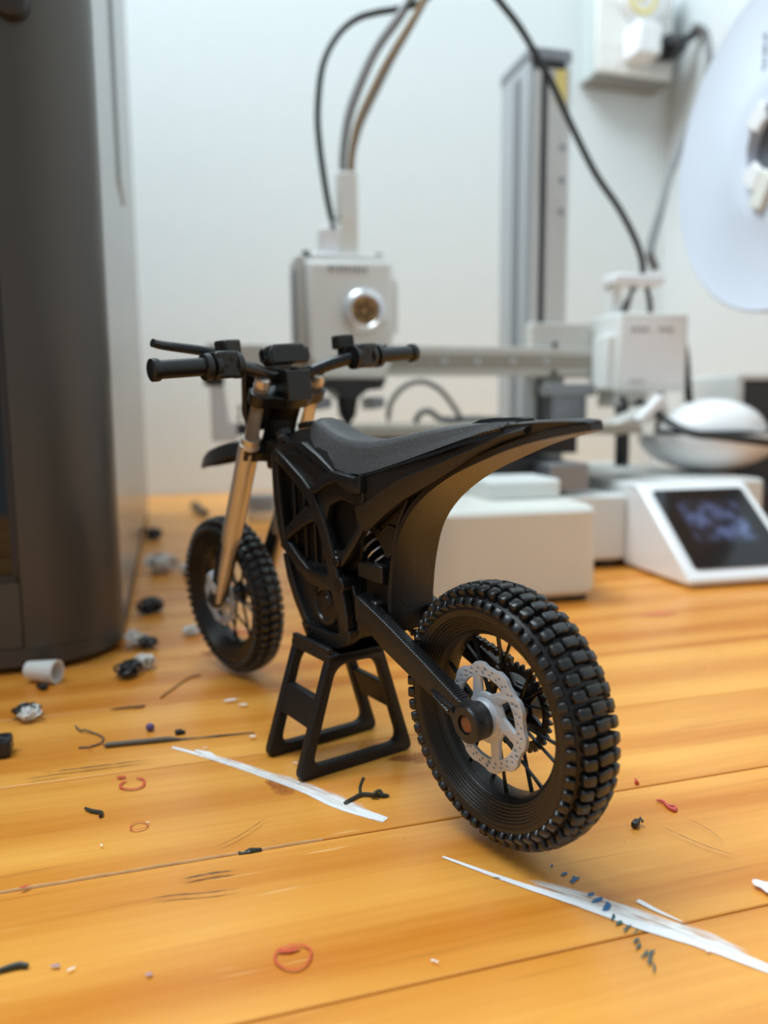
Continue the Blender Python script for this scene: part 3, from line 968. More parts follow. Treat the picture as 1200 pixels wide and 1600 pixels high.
    # airbox wall behind the hoop
    MB().prism([(43, 70), (35, 73), (25, 79), (29.6, 72), (32.9, 64), (35, 62.5), (38.5, 66.4)], 3.8, 5.8, lambda x, y, z, sy=sy: (x, z * sy, y)).build('airbox_wall', M['black'], bike, bevel=0.3)
    MB().tube([(41, sy * 6.2, 69), (38.5, sy * 6.0, 70.0), (36.5, sy * 5.9, 69.2), (33.5, sy * 5.9, 71.2), (31, sy * 5.9, 71.0)], 0.4, 6).build('airbox_rib', M['black'], bike)

MB().prism([(44, 84), (43, 70.5), (31, 76.5), (23, 81.5), (9, 88.2), (-4, 92.6), (-5, 95), (18, 92), (34, 88)], -5.6, 5.6, lambda x, y, z: (x, z, y)).build('tail_core', M['core'], bike)
# shock absorber between the plates
sh = MB().tube([(49, 0.5, 68.2), (38.0, 0.5, 55.5)], 1.5, 10).build('shock_absorber', M['black_smooth'], bike)
ax = (Vector((38.0, 0, 55.5)) - Vector((49, 0, 68.2)))
e1, e2 = frame_at(ax)
pts = []
for i in range(6 * 14 + 1):
    t = i / (6 * 14)
    a = -2 * PI * 6 * t
    pts.append(Vector((48.6, 1.6, 67.6)) + ax * 0.92 * t + (e1 * math.cos(a) + e2 * math.sin(a)) * 4.0)
lab(MB().tube(pts, 0.36, 6).build('coil_spring', M['spring'], sh), 'bright silver coil spring')
q = MB().box((40.6, 0, 58.4), (11.2, 15.4, 4.6))
q.build('linkage_block', M['black'], bike, bevel=0.5)
MB().box((40, 0, 53), (10, 12, 6)).build('linkage_arm', M['core'], bike, bevel=0.5)
q = MB().tube([(41, 7.2, 52), (36, 7.4, 48.0), (34.4, 7.2, 46)], 0.7, 8)
q.build('brake_hose', M['black_smooth'], bike)

# rear mudguard: one long curved band from the hugger up into the tail
path = [(34.4, 43.6), (34.2, 47.6), (33.7, 54.5), (31.8, 63.6), (28.0, 72.2), (20.6, 79.6), (9.6, 86.0), (-3, 90.9), (-12, 93.8), (-20, 95.6), (-26.6, 96.8)]
hwid = [6.7, 6.7, 6.7, 6.7, 6.6, 6.5, 6.4, 6.0, 5.1, 3.9, 1.6]
SP = spline([Vector((a, b, 0)) for a, b in path], 5)
HW = spline([Vector((h, 0, 0)) for h in hwid], 5)
secs = []
for i, p in enumerate(SP):
    d = (SP[min(i + 1, len(SP) - 1)] - SP[max(i - 1, 0)]).normalized()
    nr = Vector((d.y, -d.x, 0))                            # towards the inside of the arc (down and back is the outer side)
    if nr.x > 0 and i < 25:
        pass
    h = HW[i].x
    inn = Vector((-d.y, d.x, 0)) * 1.3
    row = []
    for v, k_ in ((h, 0.0), (h * .6, 0.05), (0, 0.1), (-h * .6, 0.05), (-h, 0.0)):
        row.append((p.x + nr.x * k_, v, p.y + nr.y * k_))
    sgn = 1.0
    back = []
    for v in (-h, -h * .6, 0, h * .6, h):
        back.append((p.x - nr.x * 1.4, v, p.y - nr.y * 1.4))
    secs.append([Vector(x) for x in row + back])
mud = MB().loft(secs).build('rear_mudguard', M['black'], bike, smooth=40)
# top of the tail
secs = []
for u, t_, h, bt in ((1, 95.2, 6.2, 90.0), (-5, 96.3, 5.9, 92.2), (-11, 97.0, 5.3, 94.0), (-17, 97.4, 4.5, 95.4), (-22, 97.5, 3.6, 96.3), (-25.4, 97.4, 2.4, 96.8), (-27, 97.2, 1.2, 96.9)):
    secs.append([Vector((u, v, z)) for v, z in ((h - .5, bt), (h, t_ - .35), (h * .7, t_), (-h * .7, t_), (-h, t_ - .35), (-h + .5, bt))])
MB().loft(secs).build('tail_top', M['black'], bike, smooth=40)

# seat
secs = []
for u, tp, tv, cv, cw, lv, lw in ((73.2, 96.6, 2.6, 4.2, 95.2, 4.6, 93.4), (71.6, 97.2, 3.2, 4.8, 95.4, 5.6, 92.8), (68.5, 96.4, 3.6, 5.6, 94.0, 7.0, 91.4), (65, 95.2, 4.0, 6.0, 92.0, 7.7, 88.8), (60, 93.4, 4.2, 6.3, 89.6, 8.1, 86.0),
                             (54, 92.2, 4.4, 6.4, 88.2, 8.3, 84.3), (48, 91.7, 4.5, 6.4, 87.5, 8.3, 83.4), (42, 91.7, 4.5, 6.4, 87.4, 8.3, 83.6), (36, 92.4, 4.5, 6.4, 88.2, 8.3, 84.8), (29, 93.4, 4.5, 6.4, 89.6, 8.2, 86.5),
                             (20, 94.8, 4.6, 6.3, 91.4, 8.0, 88.8), (11, 95.9, 4.6, 6.2, 93.1, 7.8, 91.2), (4, 96.6, 4.5, 5.9, 94.7, 7.3, 93.1), (-3, 96.9, 4.2, 5.6, 96.0, 6.7, 95.0), (-8, 96.8, 3.8, 5.0, 96.4, 6.0, 96.0)):
    half = [(0, tp + .15), (tv * .6, tp + .1), (tv, tp - .35), ((tv + cv) / 2 + .25, (tp + cw) / 2 + .35), (cv, cw), ((cv + lv) / 2 + .1, (cw + lw) / 2), (lv, lw), (lv - 1.5, lw - .8)]
    row = [Vector((u, v, z)) for v, z in half] + [Vector((u, -v, z)) for v, z in half[:0:-1]]
    secs.append(row)
MB().loft(secs).build('seat', M['black_seat'], bike, smooth=40)
secs = []
for u, t_, h in ((4.5, 96.6, 4.0), (2.0, 97.3, 3.9), (-2, 97.6, 3.6), (-7, 97.8, 2.6), (-9.5, 97.5, 1.6)):
    secs.append([Vector((u, v, z)) for v, z in ((h, t_ - 1.6), (h * .8, t_), (-h * .8, t_), (-h, t_ - 1.6))])
MB().loft(secs).build('seat_hump', M['black_smooth'], bike, smooth=25)

# tank cover and head of the frame
secs = []
for u, tp, tv, lv, lw in ((92, 90.4, 3.2, 5.5, 88.0), (88, 92.0, 4.0, 6.8, 88.8), (80, 94.0, 4.2, 7.6, 89.4), (72, 95.0, 4.2, 8.2, 89.4), (64, 92.6, 5.0, 8.6, 87.2), (55, 88.0, 6.0, 8.8, 83.8)):
    secs.append([Vector((u, v, z)) for v, z in ((lv, lw), (lv - .4, lw + .9), (tv, tp), (-tv, tp), (-lv + .4, lw + .9), (-lv, lw))])
tc_ = MB().loft(secs).build('tank_cover', M['black'], bike, smooth=25)
MB().box((78.5, 2.0, 95.4), (6.4, 4.2, 1.6), Matrix.Rotation(0.12, 3, 'Y')).build('tank_cap', M['black_smooth'], tc_, bevel=0.4)
for i, (u, v, w_) in enumerate(((86.5, 6.9, 90.9), (84.9, 7.1, 91.2), (83.3, 7.3, 91.4))):
    MB().box((u, v, w_), (0.9, 1.6, 3.0), Matrix.Rotation(-0.6, 3, 'X') @ Matrix.Rotation(0.3, 3, 'Y')).build('cover_louvre', M['black'], tc_, bevel=0.2)
MB().box((92.5, 3.4, 92.6), (4.0, 3.2, 2.2), Matrix.Rotation(0.5, 3, 'Y')).build('cover_hinge', M['black'], tc_, bevel=0.3)
MB().tube([piv + rake * -14, piv + rake * 6], 5.2, 24).build('head_tube', M['core'], bike)
MB().box((93.5, 0, 86.0), (11, 13.5, 9)).build('head_gusset', M['core'], bike, bevel=1.0)


# fork and everything that steers
def fork_pt(w_, v):
    return Vector((97.2 + 0.604 * (100.3 - w_), v, w_))


for sy in (1, -1):
    v = 10.0 * sy
    lg = MB().tube([fork_pt(108.0, v), fork_pt(91.2, v)], 2.45, 24).build('fork_leg', M['fork'], bike, X=STEER)
    lg['label'] = 'satin silver fork leg'
    pr = [(92.2, 2.5), (92.0, 3.0), (90.0, 3.05), (89.8, 3.3), (88.6, 3.35), (88.0, 3.4), (60.0, 3.4), (56.0, 3.2), (54.8, 2.6), (44, 2.1), (36, 1.5), (31.5, 0.9)]
    MB().tube([fork_pt(a, v) for a, r in pr], [r for a, r in pr], 24).build('fork_slider', M['fork'], lg, X=STEER)
    MB().lathe([(0, 3.0), (1.7, 2.9), (2.3, 2.3), (2.45, 0), (0, 0)], 24, lambda x, y, z, v=v: tuple(fork_pt(107.6, v) + Matrix.Rotation(-0.543, 3, 'Y') @ Vector((x, y, z))), closed=False).build('fork_cap', M['fork'], lg, X=STEER)
    # black guard behind the lower leg and axle lug
    gp_ = [(119.6, 60.5), (123.8, 61.5), (128.8, 55), (135.6, 45), (146.4, 35.2), (149.6, 31), (147.4, 27.6), (142.6, 28.2), (137, 32.6), (130.4, 42), (124, 52)]
    y0, y1 = (7.2, 9.0) if sy > 0 else (-9.0, -7.2)
    plate('fork_guard', M['black'], rnd(gp_, 1.0, 2), [], y0, y1, 0.35, lg, X=STEER)
    y0, y1 = (8.6, 11.4) if sy > 0 else (-11.4, -8.6)
    plate('fork_guard', M['black'], strip([tuple(fork_pt(62, 0).xz + Vector((2.9, 1.2))), tuple(fork_pt(50, 0).xz + Vector((3.2, 1.4))), tuple(fork_pt(38, 0).xz + Vector((2.8, 1.2)))], [1.2, 1.9, 1.5]), [], y0, y1, 0.3, lg, X=STEER)
    MB().lathe([(0, 9.2), (2.0, 9.2), (2.4, 8.8), (2.4, 6.4), (0, 6.4)], 20, lambda x, y, z, sy=sy: (x + 146.7, z * sy, y + 30.9), closed=False).build('axle_lug', M['black'], lg, X=STEER)
MB().box((141.5, 9.2, 38.5), (4.2, 3.0, 8.0), Matrix.Rotation(0.5, 3, 'Y')).build('brake_caliper', M['silver'], bike, X=STEER, bevel=0.7)['label'] = 'silver front brake caliper'

RK = Matrix.Rotation(-0.543, 4, 'Y')
upper = [(-3.6, 10), (-2.6, 12.6), (0, 13.4), (2.6, 12.6), (3.6, 10), (3.0, 7), (3.2, 4), (3.2, -4), (3.0, -7), (3.6, -10), (2.6, -12.6), (0, -13.4), (-2.6, -12.6), (-3.6, -10), (-3.8, -7), (-5.2, -4.2), (-5.2, 4.2), (-3.8, 7)]
for nm, w_, th in (('upper_clamp', 104.2, 2.0), ('lower_clamp', 87.6, 1.9)):
    c = fork_pt(w_, 0)
    q = MB().prism(rnd(upper, 0.8, 2), -th, th, lambda x, y, z, c=c: tuple(c + RK.to_3x3() @ Vector((x, y, z))))
    q.build(nm, M['black_smooth'], bike, X=STEER, bevel=0.35)
c = fork_pt(104.2, 0)
q = MB().box((0, 0, 0), (7.6, 8.6, 9.4))
q.build('bar_clamp', M['black_smooth'], bike, X=STEER @ Matrix.Translation((91.0, 0, 106.9)), bevel=0.4)
for sy in (1, -1):
    MB().lathe([(0, 1.0), (1.2, 0.9), (1.2, -0.5), (0, -0.5)], 12, lambda x, y, z, sy=sy: (x + 94.4, y + sy * 3.2, z + 111.7), closed=False).build('clamp_bolt', M['black_smooth'], bike, X=STEER)

# handlebar
ang_b = math.radians(0)
bar = spline([(86.4, 46, 114.3), (86.8, 30, 114.2), (87.6, 22, 114.0), (90.0, 14, 112.6), (92.6, 7, 110.5), (93.2, 0, 110.1), (92.6, -7, 110.5), (90.0, -14, 112.6), (87.6, -22, 114.0), (86.8, -30, 114.2), (86.4, -46, 114.3)], 6)
hb = MB().tube(bar, 2.0, 16).build('handlebar', M['black_smooth'], bike, X=STEER)
for sy in (1, -1):
    g = [(24, 2.5), (31, 2.5), (44.4, 2.5), (44.5, 3.0), (45.2, 3.1), (46.4, 3.05), (46.6, 2.7)]
    MB().tube([Vector((86.6, sy * a, 114.25)) for a, r in g], [r for a, r in g], 28).build('grip', M['black_smooth'], hb, X=STEER)
    # switch cluster: split ring, body, bolts, reservoir
    q = MB()
    for a, r in ((30.4, 3.8), (27.6, 3.7), (21.0, 3.8)):
        q.tube([(86.7, sy * (a - 1.1), 114.1), (86.7, sy * (a - .8), 114.1), (86.7, sy * (a + .8), 114.1), (86.7, sy * (a + 1.1), 114.1)], [r - .5, r, r, r - .5], 18)
    q.build('switch_ring', M['black'], hb, X=STEER, smooth=40)
    q = MB().box((87.2, sy * 25, 114.4), (7.0, 7.6, 7.6))
    sw = q.build('switch_body', M['black'], hb, X=STEER, bevel=0.9)
    for k_ in range(4):
        MB().tube([(83.7, sy * (22.6 + k_ * 1.7), 114.8 + (0.8 if k_ % 2 else -1.0)), (84.4, sy * (22.6 + k_ * 1.7), 114.8 + (0.8 if k_ % 2 else -1.0))], 0.55, 8).build('switch_button', M['black'], sw, X=STEER)
    MB().box((91.4, sy * 20.6, 119.2), (5.4, 5.8, 4.4), Matrix.Rotation(0.15 * sy, 3, 'Z')).build('fluid_reservoir', M['black'], hb, X=STEER, bevel=0.6)
    MB().box((90.4, sy * 21.0, 116.6), (4.4, 4.2, 3.4)).build('reservoir_neck', M['black'], hb, X=STEER, bevel=0.3)
    lev = spline([(89.5, sy * 25, 117.6), (91.5, sy * 30, 119.0), (93.0, sy * 36, 120.2), (92.8, sy * 40, 120.9), (92.4, sy * 42.6, 121.6)], 5)
    if sy > 0:
        q = MB().tube(lev, [1.5 - 0.35 * i / 20 for i in range(len(lev) - 1)] + [1.2], 10)
        q.build('brake_lever', M['black'], hb, X=STEER)
    else:
        q = MB().tube([Vector((a.x + 2.5, a.y * 0.97, a.z - 4.6)) for a in lev], 1.0, 10)
        q.build('brake_lever', M['black'], hb, X=STEER)

# display on the bar clamp
hexp = [(-7.6, -1.4), (-6.2, -2.9), (6.4, -2.9), (7.6, -1.6), (7.3, 0.6), (5.2, 3.2), (-5.2, 3.2), (-7.2, 1.0)]
DX = STEER @ Matrix.Translation((92.8, 0, 116.4)) @ Matrix.Rotation(math.radians(5), 4, 'Y')
q = MB().prism(hexp, -1.6, 3.4, lambda x, y, z: (z, x, y))
dsp = q.build('display', M['black_smooth'], bike, X=DX, bevel=0.5)
MB().prism([(x * .86, y * .82) for x, y in hexp], -1.9, -1.5, lambda x, y, z: (z, x, y)).build('display_glass', M['black_smooth'], dsp, X=DX, bevel=0.15)
for sy in (1, -1):
    MB().tube([DX @ Vector((a, sy * 7.7, b)) for a, b in ((0, 1.6), (1.4, 2.0), (2.6, 1.0), (2.4, -1.2), (0.8, -2.0), (-0.4, -1.0))], 0.55, 8, closed=True).build('display_hook', M['black_smooth'], dsp)
# number plate in front of the fork and front mudguard
cowl = [(-9.5, 111), (-8.5, 113.5), (8.5, 113.5), (9.5, 111), (9.0, 99), (6.5, 93.5), (-6.5, 93.5), (-9.0, 99)]
q = MB().prism(rnd(cowl, 1.5, 2), 0, 2.2, lambda x, y, z: (103.6 + z + (110 - y) * 0.25, x, y))
q.build('number_plate', M['black_smooth'], bike, X=STEER, bevel=0.4)
secs = []
for u, t_, sv, sw_ in ((108, 89.4, 6.0, 87.0), (116, 90.0, 7.0, 86.0), (126, 89.6, 7.2, 84.6), (136, 88.2, 6.8, 82.4), (145, 86.2, 5.8, 80.6), (152, 83.6, 4.0, 79.6), (156.5, 81.0, 1.6, 79.2), (158, 79.6, 0.4, 78.9)):
    top = [(sv, sw_), (sv * .62, t_ - .4), (sv * .3, t_), (-sv * .3, t_), (-sv * .62, t_ - .4), (-sv, sw_)]
    bot = [(-sv + .5, sw_ - .5), (-sv * .5, t_ - 1.6), (sv * .5, t_ - 1.6), (sv - .5, sw_ - .5)]
    secs.append([Vector((u, a, b)) for a, b in top + bot])
MB().loft(secs).build('front_mudguard', M['black_smooth'], bike, X=STEER, smooth=30)

# ------------------------------------------------------------------ stand under the bike
BZ = Matrix((BF, L0, Vector((0, 0, 1)))).transposed().to_4x4()
SU, SV = 63.8, 4.6
SM = BZ.copy()
SM.translation = Vector((26.15, 168.3, 0)) + BF * SU + L0 * SV + Vector((0, 0, 0.0)) - L0 * math.sin(BL_) * 0
stand = thing('bike_stand', 'black open-frame stand with ladder sides carrying the toy motorcycle', 'stand', SM)
H = 33.5
BW, TW = 19.2, 8.6                                       # half widths at the foot and top (across the bike)


def half_at(z):
    return BW + (TW - BW) * z / H


for su in (9.3, -9.3):
    outer = [(-BW, 0), (BW, 0), (TW, H), (-TW, H)]
    innr = [(-half_at(3.2) + 3.4, 3.2), (half_at(3.2) - 3.4, 3.2), (half_at(H - 3) - 3.0, H - 3), (-half_at(H - 3) + 3.0, H - 3)]
    plate('leg_frame', M['stand'], [(-x, z) for x, z in rnd(outer, 3.0, 4)], [rnd(innr, 4.0, 5)], su - 1.5, su + 1.5, 0.4, stand, X=Matrix.Rotation(PI / 2, 4, 'Z'))
for sy in (1, -1):
    z0, z1 = 13.4, 21.4
    q = MB().add([(-9.3, sy * (half_at(z0) - .3), z0), (9.3, sy * (half_at(z0) - .3), z0), (9.3, sy * (half_at(z1) - .3), z1), (-9.3, sy * (half_at(z1) - .3), z1),
                  (-9.3, sy * (half_at(z0) - 2.7), z0), (9.3, sy * (half_at(z0) - 2.7), z0), (9.3, sy * (half_at(z1) - 2.7), z1), (-9.3, sy * (half_at(z1) - 2.7), z1)],
                 [(0, 1, 2, 3), (7, 6, 5, 4), (0, 4, 5, 1), (1, 5, 6, 2), (2, 6, 7, 3), (3, 7, 4, 0)])
    q.build('side_plate', M['stand'], stand, bevel=0.4)
q = MB().box((0, 0, H - 1.2), (21.6, 18.4, 2.4))
q.build('top_plate', M['stand'], stand, bevel=0.5)
for sy in (1, -1):
    MB().box((0, sy * 8.2, H + 0.6), (20.6, 1.8, 2.2)).build('top_rail', M['stand'], stand, bevel=0.4)

# ------------------------------------------------------------------ white desktop printer
PM = Matrix.Rotation(math.radians(13.5), 4, 'Z')
PM.translation = Vector((112, 398, 0))
prn = thing('desktop_printer', 'white open-frame desktop printer with moving bed, column and touch screen, behind the bike', 'printer', PM)


def rrect(x0, x1, y0, y1, r, n=5):
    return rnd([(x0, y0), (x1, y0), (x1, y1), (x0, y1)], r, n)


base = MB().prism(rrect(-60, 60, 74, 262, 6), 5, 46).build('base', M['white'], prn, bevel=2.0)
MB().prism(rrect(60, 160, 76, 262, 5), 5, 53).build('base_module', M['white'], base, bevel=2.5)
for x, y in ((-50, 84), (50, 84), (70, 52), (122, 52), (-50, 240), (140, 240), (-76, 10), (-10, 10), (40, 90)):
    MB().lathe([(0, 0), (7, 0), (7, 6), (0, 6)], 20, lambda a, b, z, x=x, y=y: (a + x, b + y, z), closed=False).build('rubber_foot', M['dark'], prn)
fb = MB().prism(rrect(-88, 0.5, -0.5, 80, 14, 8), 3, 49.5).build('front_box', M['cream'], prn, bevel=3.0)
MB().prism(rrect(-84, -4, 4, 76, 12, 6), 1.0, 3.4).build('shadow_gap_plate', M['dark'], fb)
MB().prism(rrect(-47, -3.5, 38, 78, 5, 4), 49, 60.5).build('tensioner_cover', M['white'], fb, bevel=2.0)
MB().box((20, 160, 58), (26, 168, 16)).build('bed_rail', M['alu_dark'], prn, bevel=1.0)
MB().box((-22, 160, 62), (80, 120, 14)).build('bed_carriage', M['dark'], prn, bevel=1.0)
# screen housing, a wedge
wedge = [(9, 2.5), (10.5, 1.5), (78, 1.5), (78, 53.5), (67, 53.5), (63, 52.0), (10, 6.5), (8.2, 4.2)]
sh_ = MB().prism(wedge, 59, 134, lambda x, y, z: (z, x, y)).build('screen_housing', M['white_gloss'], prn, bevel=1.6)
sl = Vector((0, 53.0, 45.5)).normalized()
nrm = Vector((0, -sl.z, sl.y))
SXm = Matrix((Vector((1, 0, 0)), sl, nrm)).transposed().to_4x4()
SXm.translation = Vector((96.5, 36.5, 29.3)) + nrm * 0.4
scr = MB().prism(rrect(-31, 31, -30, 30, 2.5, 3), 0, 0.9).build('touch_screen', M['screen'], sh_, smooth=30)
scr.matrix_basis = mm(SXm)
scr['label'] = 'lit dark touch screen with bluish icons'
# heat bed
MB().prism(rrect(-138.5, 81, 92, 272, 5, 4), 83, 86.8).build('print_bed', M['bed_edge'], prn, bevel=0.6)
MB().prism(rrect(-137, 79.5, 93.5, 271, 5, 4), 86.8, 89.0).build('bed_plate', M['bed'], prn, bevel=0.3)
MB().box((-28, 180, 76), (150, 120, 13)).build('bed_insulation', M['dark'], prn)
# column
colp = MB().prism(rrect(38, 72, 183, 240, 5, 4), 40, 344).build('column', M['alu'], prn)
colp.location = (0.0038, 0.0125, 0.004)
MB().prism(rrect(37.4, 72.6, 182.4, 240.6, 5, 4), 344, 353).build('column_cap', M['alu_dark'], colp, bevel=1.5)
MB().box((49.5, 182.6, 192), (3.0, 1.6, 290)).build('column_groove', M['dark'], colp)
MB().box((44.0, 182.2, 192), (4.0, 2.2, 290)).build('column_lip', M['rail'], colp)
MB().box((61, 182.4, 192), (17, 1.4, 296)).build('column_cover', M['rail'], colp)
MB().box((62.0, 181.4, 327), (8.4, 0.8, 22)).build('sticker', M['yellow'], colp)['label'] = 'pale yellow sticker'
MB().box((52, 181.5, 341), (26, 1.2, 5)).build('cap_slot', M['dark'], colp)
for zz in (285, 262, 240):
    MB().lathe([(0, 0.6), (2.2, 0.6), (2.2, 0), (0, 0)], 12, lambda a, b, z, zz=zz: (a + 64, 181.6 - z, b + zz), closed=False).build('column_screw', M['alu_dark'], colp)
MB().box((37.6, 205, 192), (1.2, 10, 290)).build('column_side_groove', M['alu_dark'], colp)
# horizontal rail
rl = MB().prism([(178, 123.5), (192, 123.5), (192, 144), (178, 144)], -192, 92, lambda x, y, z: (z, x, y)).build('gantry_rail', M['rail'], prn, bevel=0.8)
MB().box((-30, 177.6, 133.4), (240, 1.4, 9.6)).build('rail_groove', M['rail_groove'], rl)
for x in (-150, -52, -28, -3, 24, 50):
    MB().lathe([(0, 1.0), (2.1, 0.9), (2.3, 0), (0, 0)], 16, lambda a, b, z, x=x: (a + x, 176.9 - z, b + 133.2), closed=False).build('rail_screw', M['alu'], rl)
MB().box((-188, 184, 125), (13, 17, 18)).build('rail_end_cap', M['dark'], rl, bevel=1.0)
wb = MB().prism([(-190.5, 118), (-181.5, 118), (-178.5, 92), (-174, 90), (-174, 79), (-190.5, 79)], 177, 190, lambda x, y, z: (x, z, y)).build('wiper_bracket', M['white_gloss'], rl, bevel=0.8)
MB().box((-171, 183, 87), (9, 10, 8)).build('wiper_pad', M['dark'], wb, bevel=0.8)
MB().tube([(-172, 184, 93), (-171, 184, 103)], 1.6, 8).build('wiper_pin', M['dark'], wb)
car = MB().box((66, 191, 142), (48, 12, 40)).build('column_carriage', M['rail'], prn, bevel=1.0)
for x, z in ((57, 145.6), (57, 125.0)):
    MB().lathe([(0, 1.2), (2.2, 1.0), (2.2, 0), (0, 0)], 12, lambda a, b, z_, x=x, z=z: (a + x, 177.6 - z_, b + z), closed=False).build('rail_screw', M['dark'], rl)
MB().box((68, 178, 113), (40, 12, 9)).build('carriage_foot', M['alu_dark'], car, bevel=0.8)
MB().box((70, 184, 96), (28, 14, 28)).build('lead_screw_block', M['alu_dark'], car, bevel=0.8)
# tool head
th = MB().prism([(-128.5, 134), (-122, 119.5), (-78, 119.5), (-71.5, 134), (-71.5, 196), (-128.5, 194.5)], 150, 192, lambda x, y, z: (x, z, y)).build('tool_head', M['white'], prn, bevel=3.0)
MB().box((-131, 176, 168), (6, 38, 62)).build('head_side_cover', M['rail'], th, bevel=1.2)
MB().box((-134.2, 174, 168), (1.6, 20, 46)).build('head_fan_grille', M['alu_dark'], th, bevel=0.5)
MB().prism([(-72, 146), (-66, 152), (-66, 184), (-72, 190)], 160, 188, lambda x, y, z: (x, z, y)).build('head_side_cover', M['white'], th, bevel=1.0)
MB().box((-100, 171, 197), (50, 36, 5)).build('head_lid', M['white_gloss'], th, bevel=1.2)
for x in (-127, -78):
    MB().lathe([(0, 3.5), (2.6, 3.2), (2.8, 0), (0, 0)], 12, lambda a, b, z, x=x: (a + x, b + 164, z + 199), closed=False).build('head_screw', M['dark'], th)
MB().box((-86, 165, 200.5), (17, 3, 1.6)).build('lid_slot', M['alu_dark'], th)
FX = lambda x, y, z: (x - 92.0, 150.0 - z, y + 163.0)
MB().lathe([(9.4, 0), (14.6, 0), (14.4, 3.0), (12.6, 5.4), (10.6, 6.2), (9.4, 5.2)], 48, FX).build('dial_ring', M['chrome'], th)
dl = MB().lathe([(0, 3.4), (2.6, 3.4), (3.0, 2.6), (4.6, 2.6), (5.0, 3.2), (9.4, 3.4), (9.6, 0.5), (0, 0.5)], 40, FX, closed=False).build('dial', M['bronze'], th)
MB().lathe([(3.0, 2.7), (3.0, 3.6), (4.6, 3.6), (4.6, 2.7)], 32, FX).build('dial_groove', M['bronze_dark'], dl)
for k in range(5):
    a = k * 2 * PI / 5
    MB().box((-92 + 6.9 * math.cos(a), 146.4, 163 + 6.9 * math.sin(a)), (1.4, 0.8, 3.4), Matrix.Rotation(-a + PI / 2, 3, 'Y')).build('dial_slot', M['bronze_dark'], dl)
MB().prism([(-120, 121), (-117, 113.5), (-112, 113), (-103.5, 106), (-96.5, 106), (-88, 113), (-79, 113), (-75.5, 121)], 152, 188, lambda x, y, z: (x, z, y)).build('nozzle_shroud', M['dark'], th, bevel=1.0)
MB().lathe([(0, 88.6), (1.2, 88.6), (6.0, 96), (7.5, 107), (0, 107)], 20, lambda a, b, z: (a - 100, b + 168, z), closed=False).build('nozzle', M['dark'], th)
for x0, x1 in ((-122.5, -113), (-87, -77)):
    MB().prism([(x0, 108), (x1, 108), (x1, 101), (x0 + 1, 99.5)], 154, 186, lambda x, y, z: (x, z, y)).build('fan_duct', M['alu_dark'], th, bevel=0.8)
q = MB()
for k in range(9):
    q.box((-113.5 + k * 2.9, 149.7, 189.2 + 0.4 * (k % 2)), (1.5 if k % 3 else 2.1, 0.5, 3.0 if k % 2 else 3.8))
q.build('small_print', M['print_grey'], th, smooth=0)
# filament hub on top with its four tubes
MB().box((-108, 168, 209), (20, 14, 18)).build('hub_base', M['white_gloss'], th, bevel=1.5)
MB().box((-98.4, 166, 212), (12, 12, 24)).build('hub_neck', M['cream'], th, bevel=1.0)
hubt = MB().box((-99.0, 166, 238), (13, 12, 30)).build('filament_hub', M['white'], th, bevel=1.2)
for i, (pts, mt) in enumerate(((
        [(-102.5, 163, 251), (-102, 163, 266), (-98.4, 163, 288), (-91, 163, 308), (-80, 163, 330), (-64, 165, 352), (-52, 170, 372), (-38, 175, 398)], 'tube_grey'),
        ([(-99.8, 169, 251), (-99.4, 169, 266), (-95.4, 169, 288), (-87, 169, 310), (-76, 169, 332), (-60, 170, 354), (-48, 174, 374), (-33, 178, 400)], 'tube_grey'),
        ([(-96.4, 163, 251), (-96, 163, 264), (-91.5, 163, 284), (-80, 163, 308), (-70, 163, 326), (-54, 165, 351), (-42, 170, 372), (-28, 176, 398)], 'tube_amber'),
        ([(-94.4, 169, 251), (-94, 169, 264), (-88.5, 169, 284), (-76.5, 169, 308), (-66, 169, 328), (-51, 170, 353), (-39, 174, 374), (-25, 178, 400)], 'tube_grey'))):
    pts = pts + [(-8 + 3 * i, 184, 424 + 3 * i), (40, 182 - 4 * i, 446 + 4 * i), (102, 150, 440 + 4 * i), (154 + 4 * i, 104, 412), (174 + 9 * i, 78, 385), (176 + 9 * i, 68, 347)]
    MB().tube(spline(pts, 6), 1.9, 10).build('filament_tube', M[mt], prn)
MB().tube([(-109, 165, 216), (-109, 165, 224)], [4.4, 2.6], 12).build('cable_boot', M['dark'], th)
MB().tube(spline([(-109, 165, 222), (-112.6, 165, 240), (-116.6, 165, 270), (-117.2, 165, 292), (-113.4, 165, 318), (-104, 165, 336), (-92, 165, 347), (-78, 166, 353), (-62, 168, 358), (-44, 172, 367), (-22, 172, 388), (-4, 168, 392)], 6), 2.1, 10).build('tool_cable', M['cable'], prn)
# motor housing at the right end of the gantry with a cable clip
mh = MB().prism(rrect(93, 149, 150, 194, 2, 2), 111, 166.5).build('motor_housing', M['white'], prn, bevel=1.5)
MB().box((121, 150.2, 139), (50, 1.0, 46)).build('housing_label', M['white_gloss'], mh, bevel=0.3)
for x0, n_, z in ((103, 6, 154.5), (125, 5, 154.8), (103, 5, 118)):
    q = MB()
    for k in range(n_):
        q.box((x0 + k * 2.5, 149.5, z + 0.5 * (k % 2)), (1.3, 0.4, 3.0 if z > 120 else 2.0))
    q.build('small_print', M['print_grey'], mh, smooth=0)
MB().box((90.5, 166, 132), (7, 22, 38)).build('housing_flange', M['white'], mh, bevel=1.0)
MB().box((108, 168, 106), (28, 26, 12)).build('housing_foot', M['rail'], mh, bevel=1.5)
clip = MB().box((112.4, 166, 190.6), (40, 20, 8)).build('cable_clip', M['white_gloss'], prn, bevel=2.0)
MB().box((98.8, 170, 177), (8, 10, 24)).build('clip_post', M['white'], clip, bevel=0.8)
MB().tube([(116, 170, 188), (111, 171, 176), (107.5, 172, 165)], 3.0, 10).build('clip_cable', M['grey_cable'], clip)
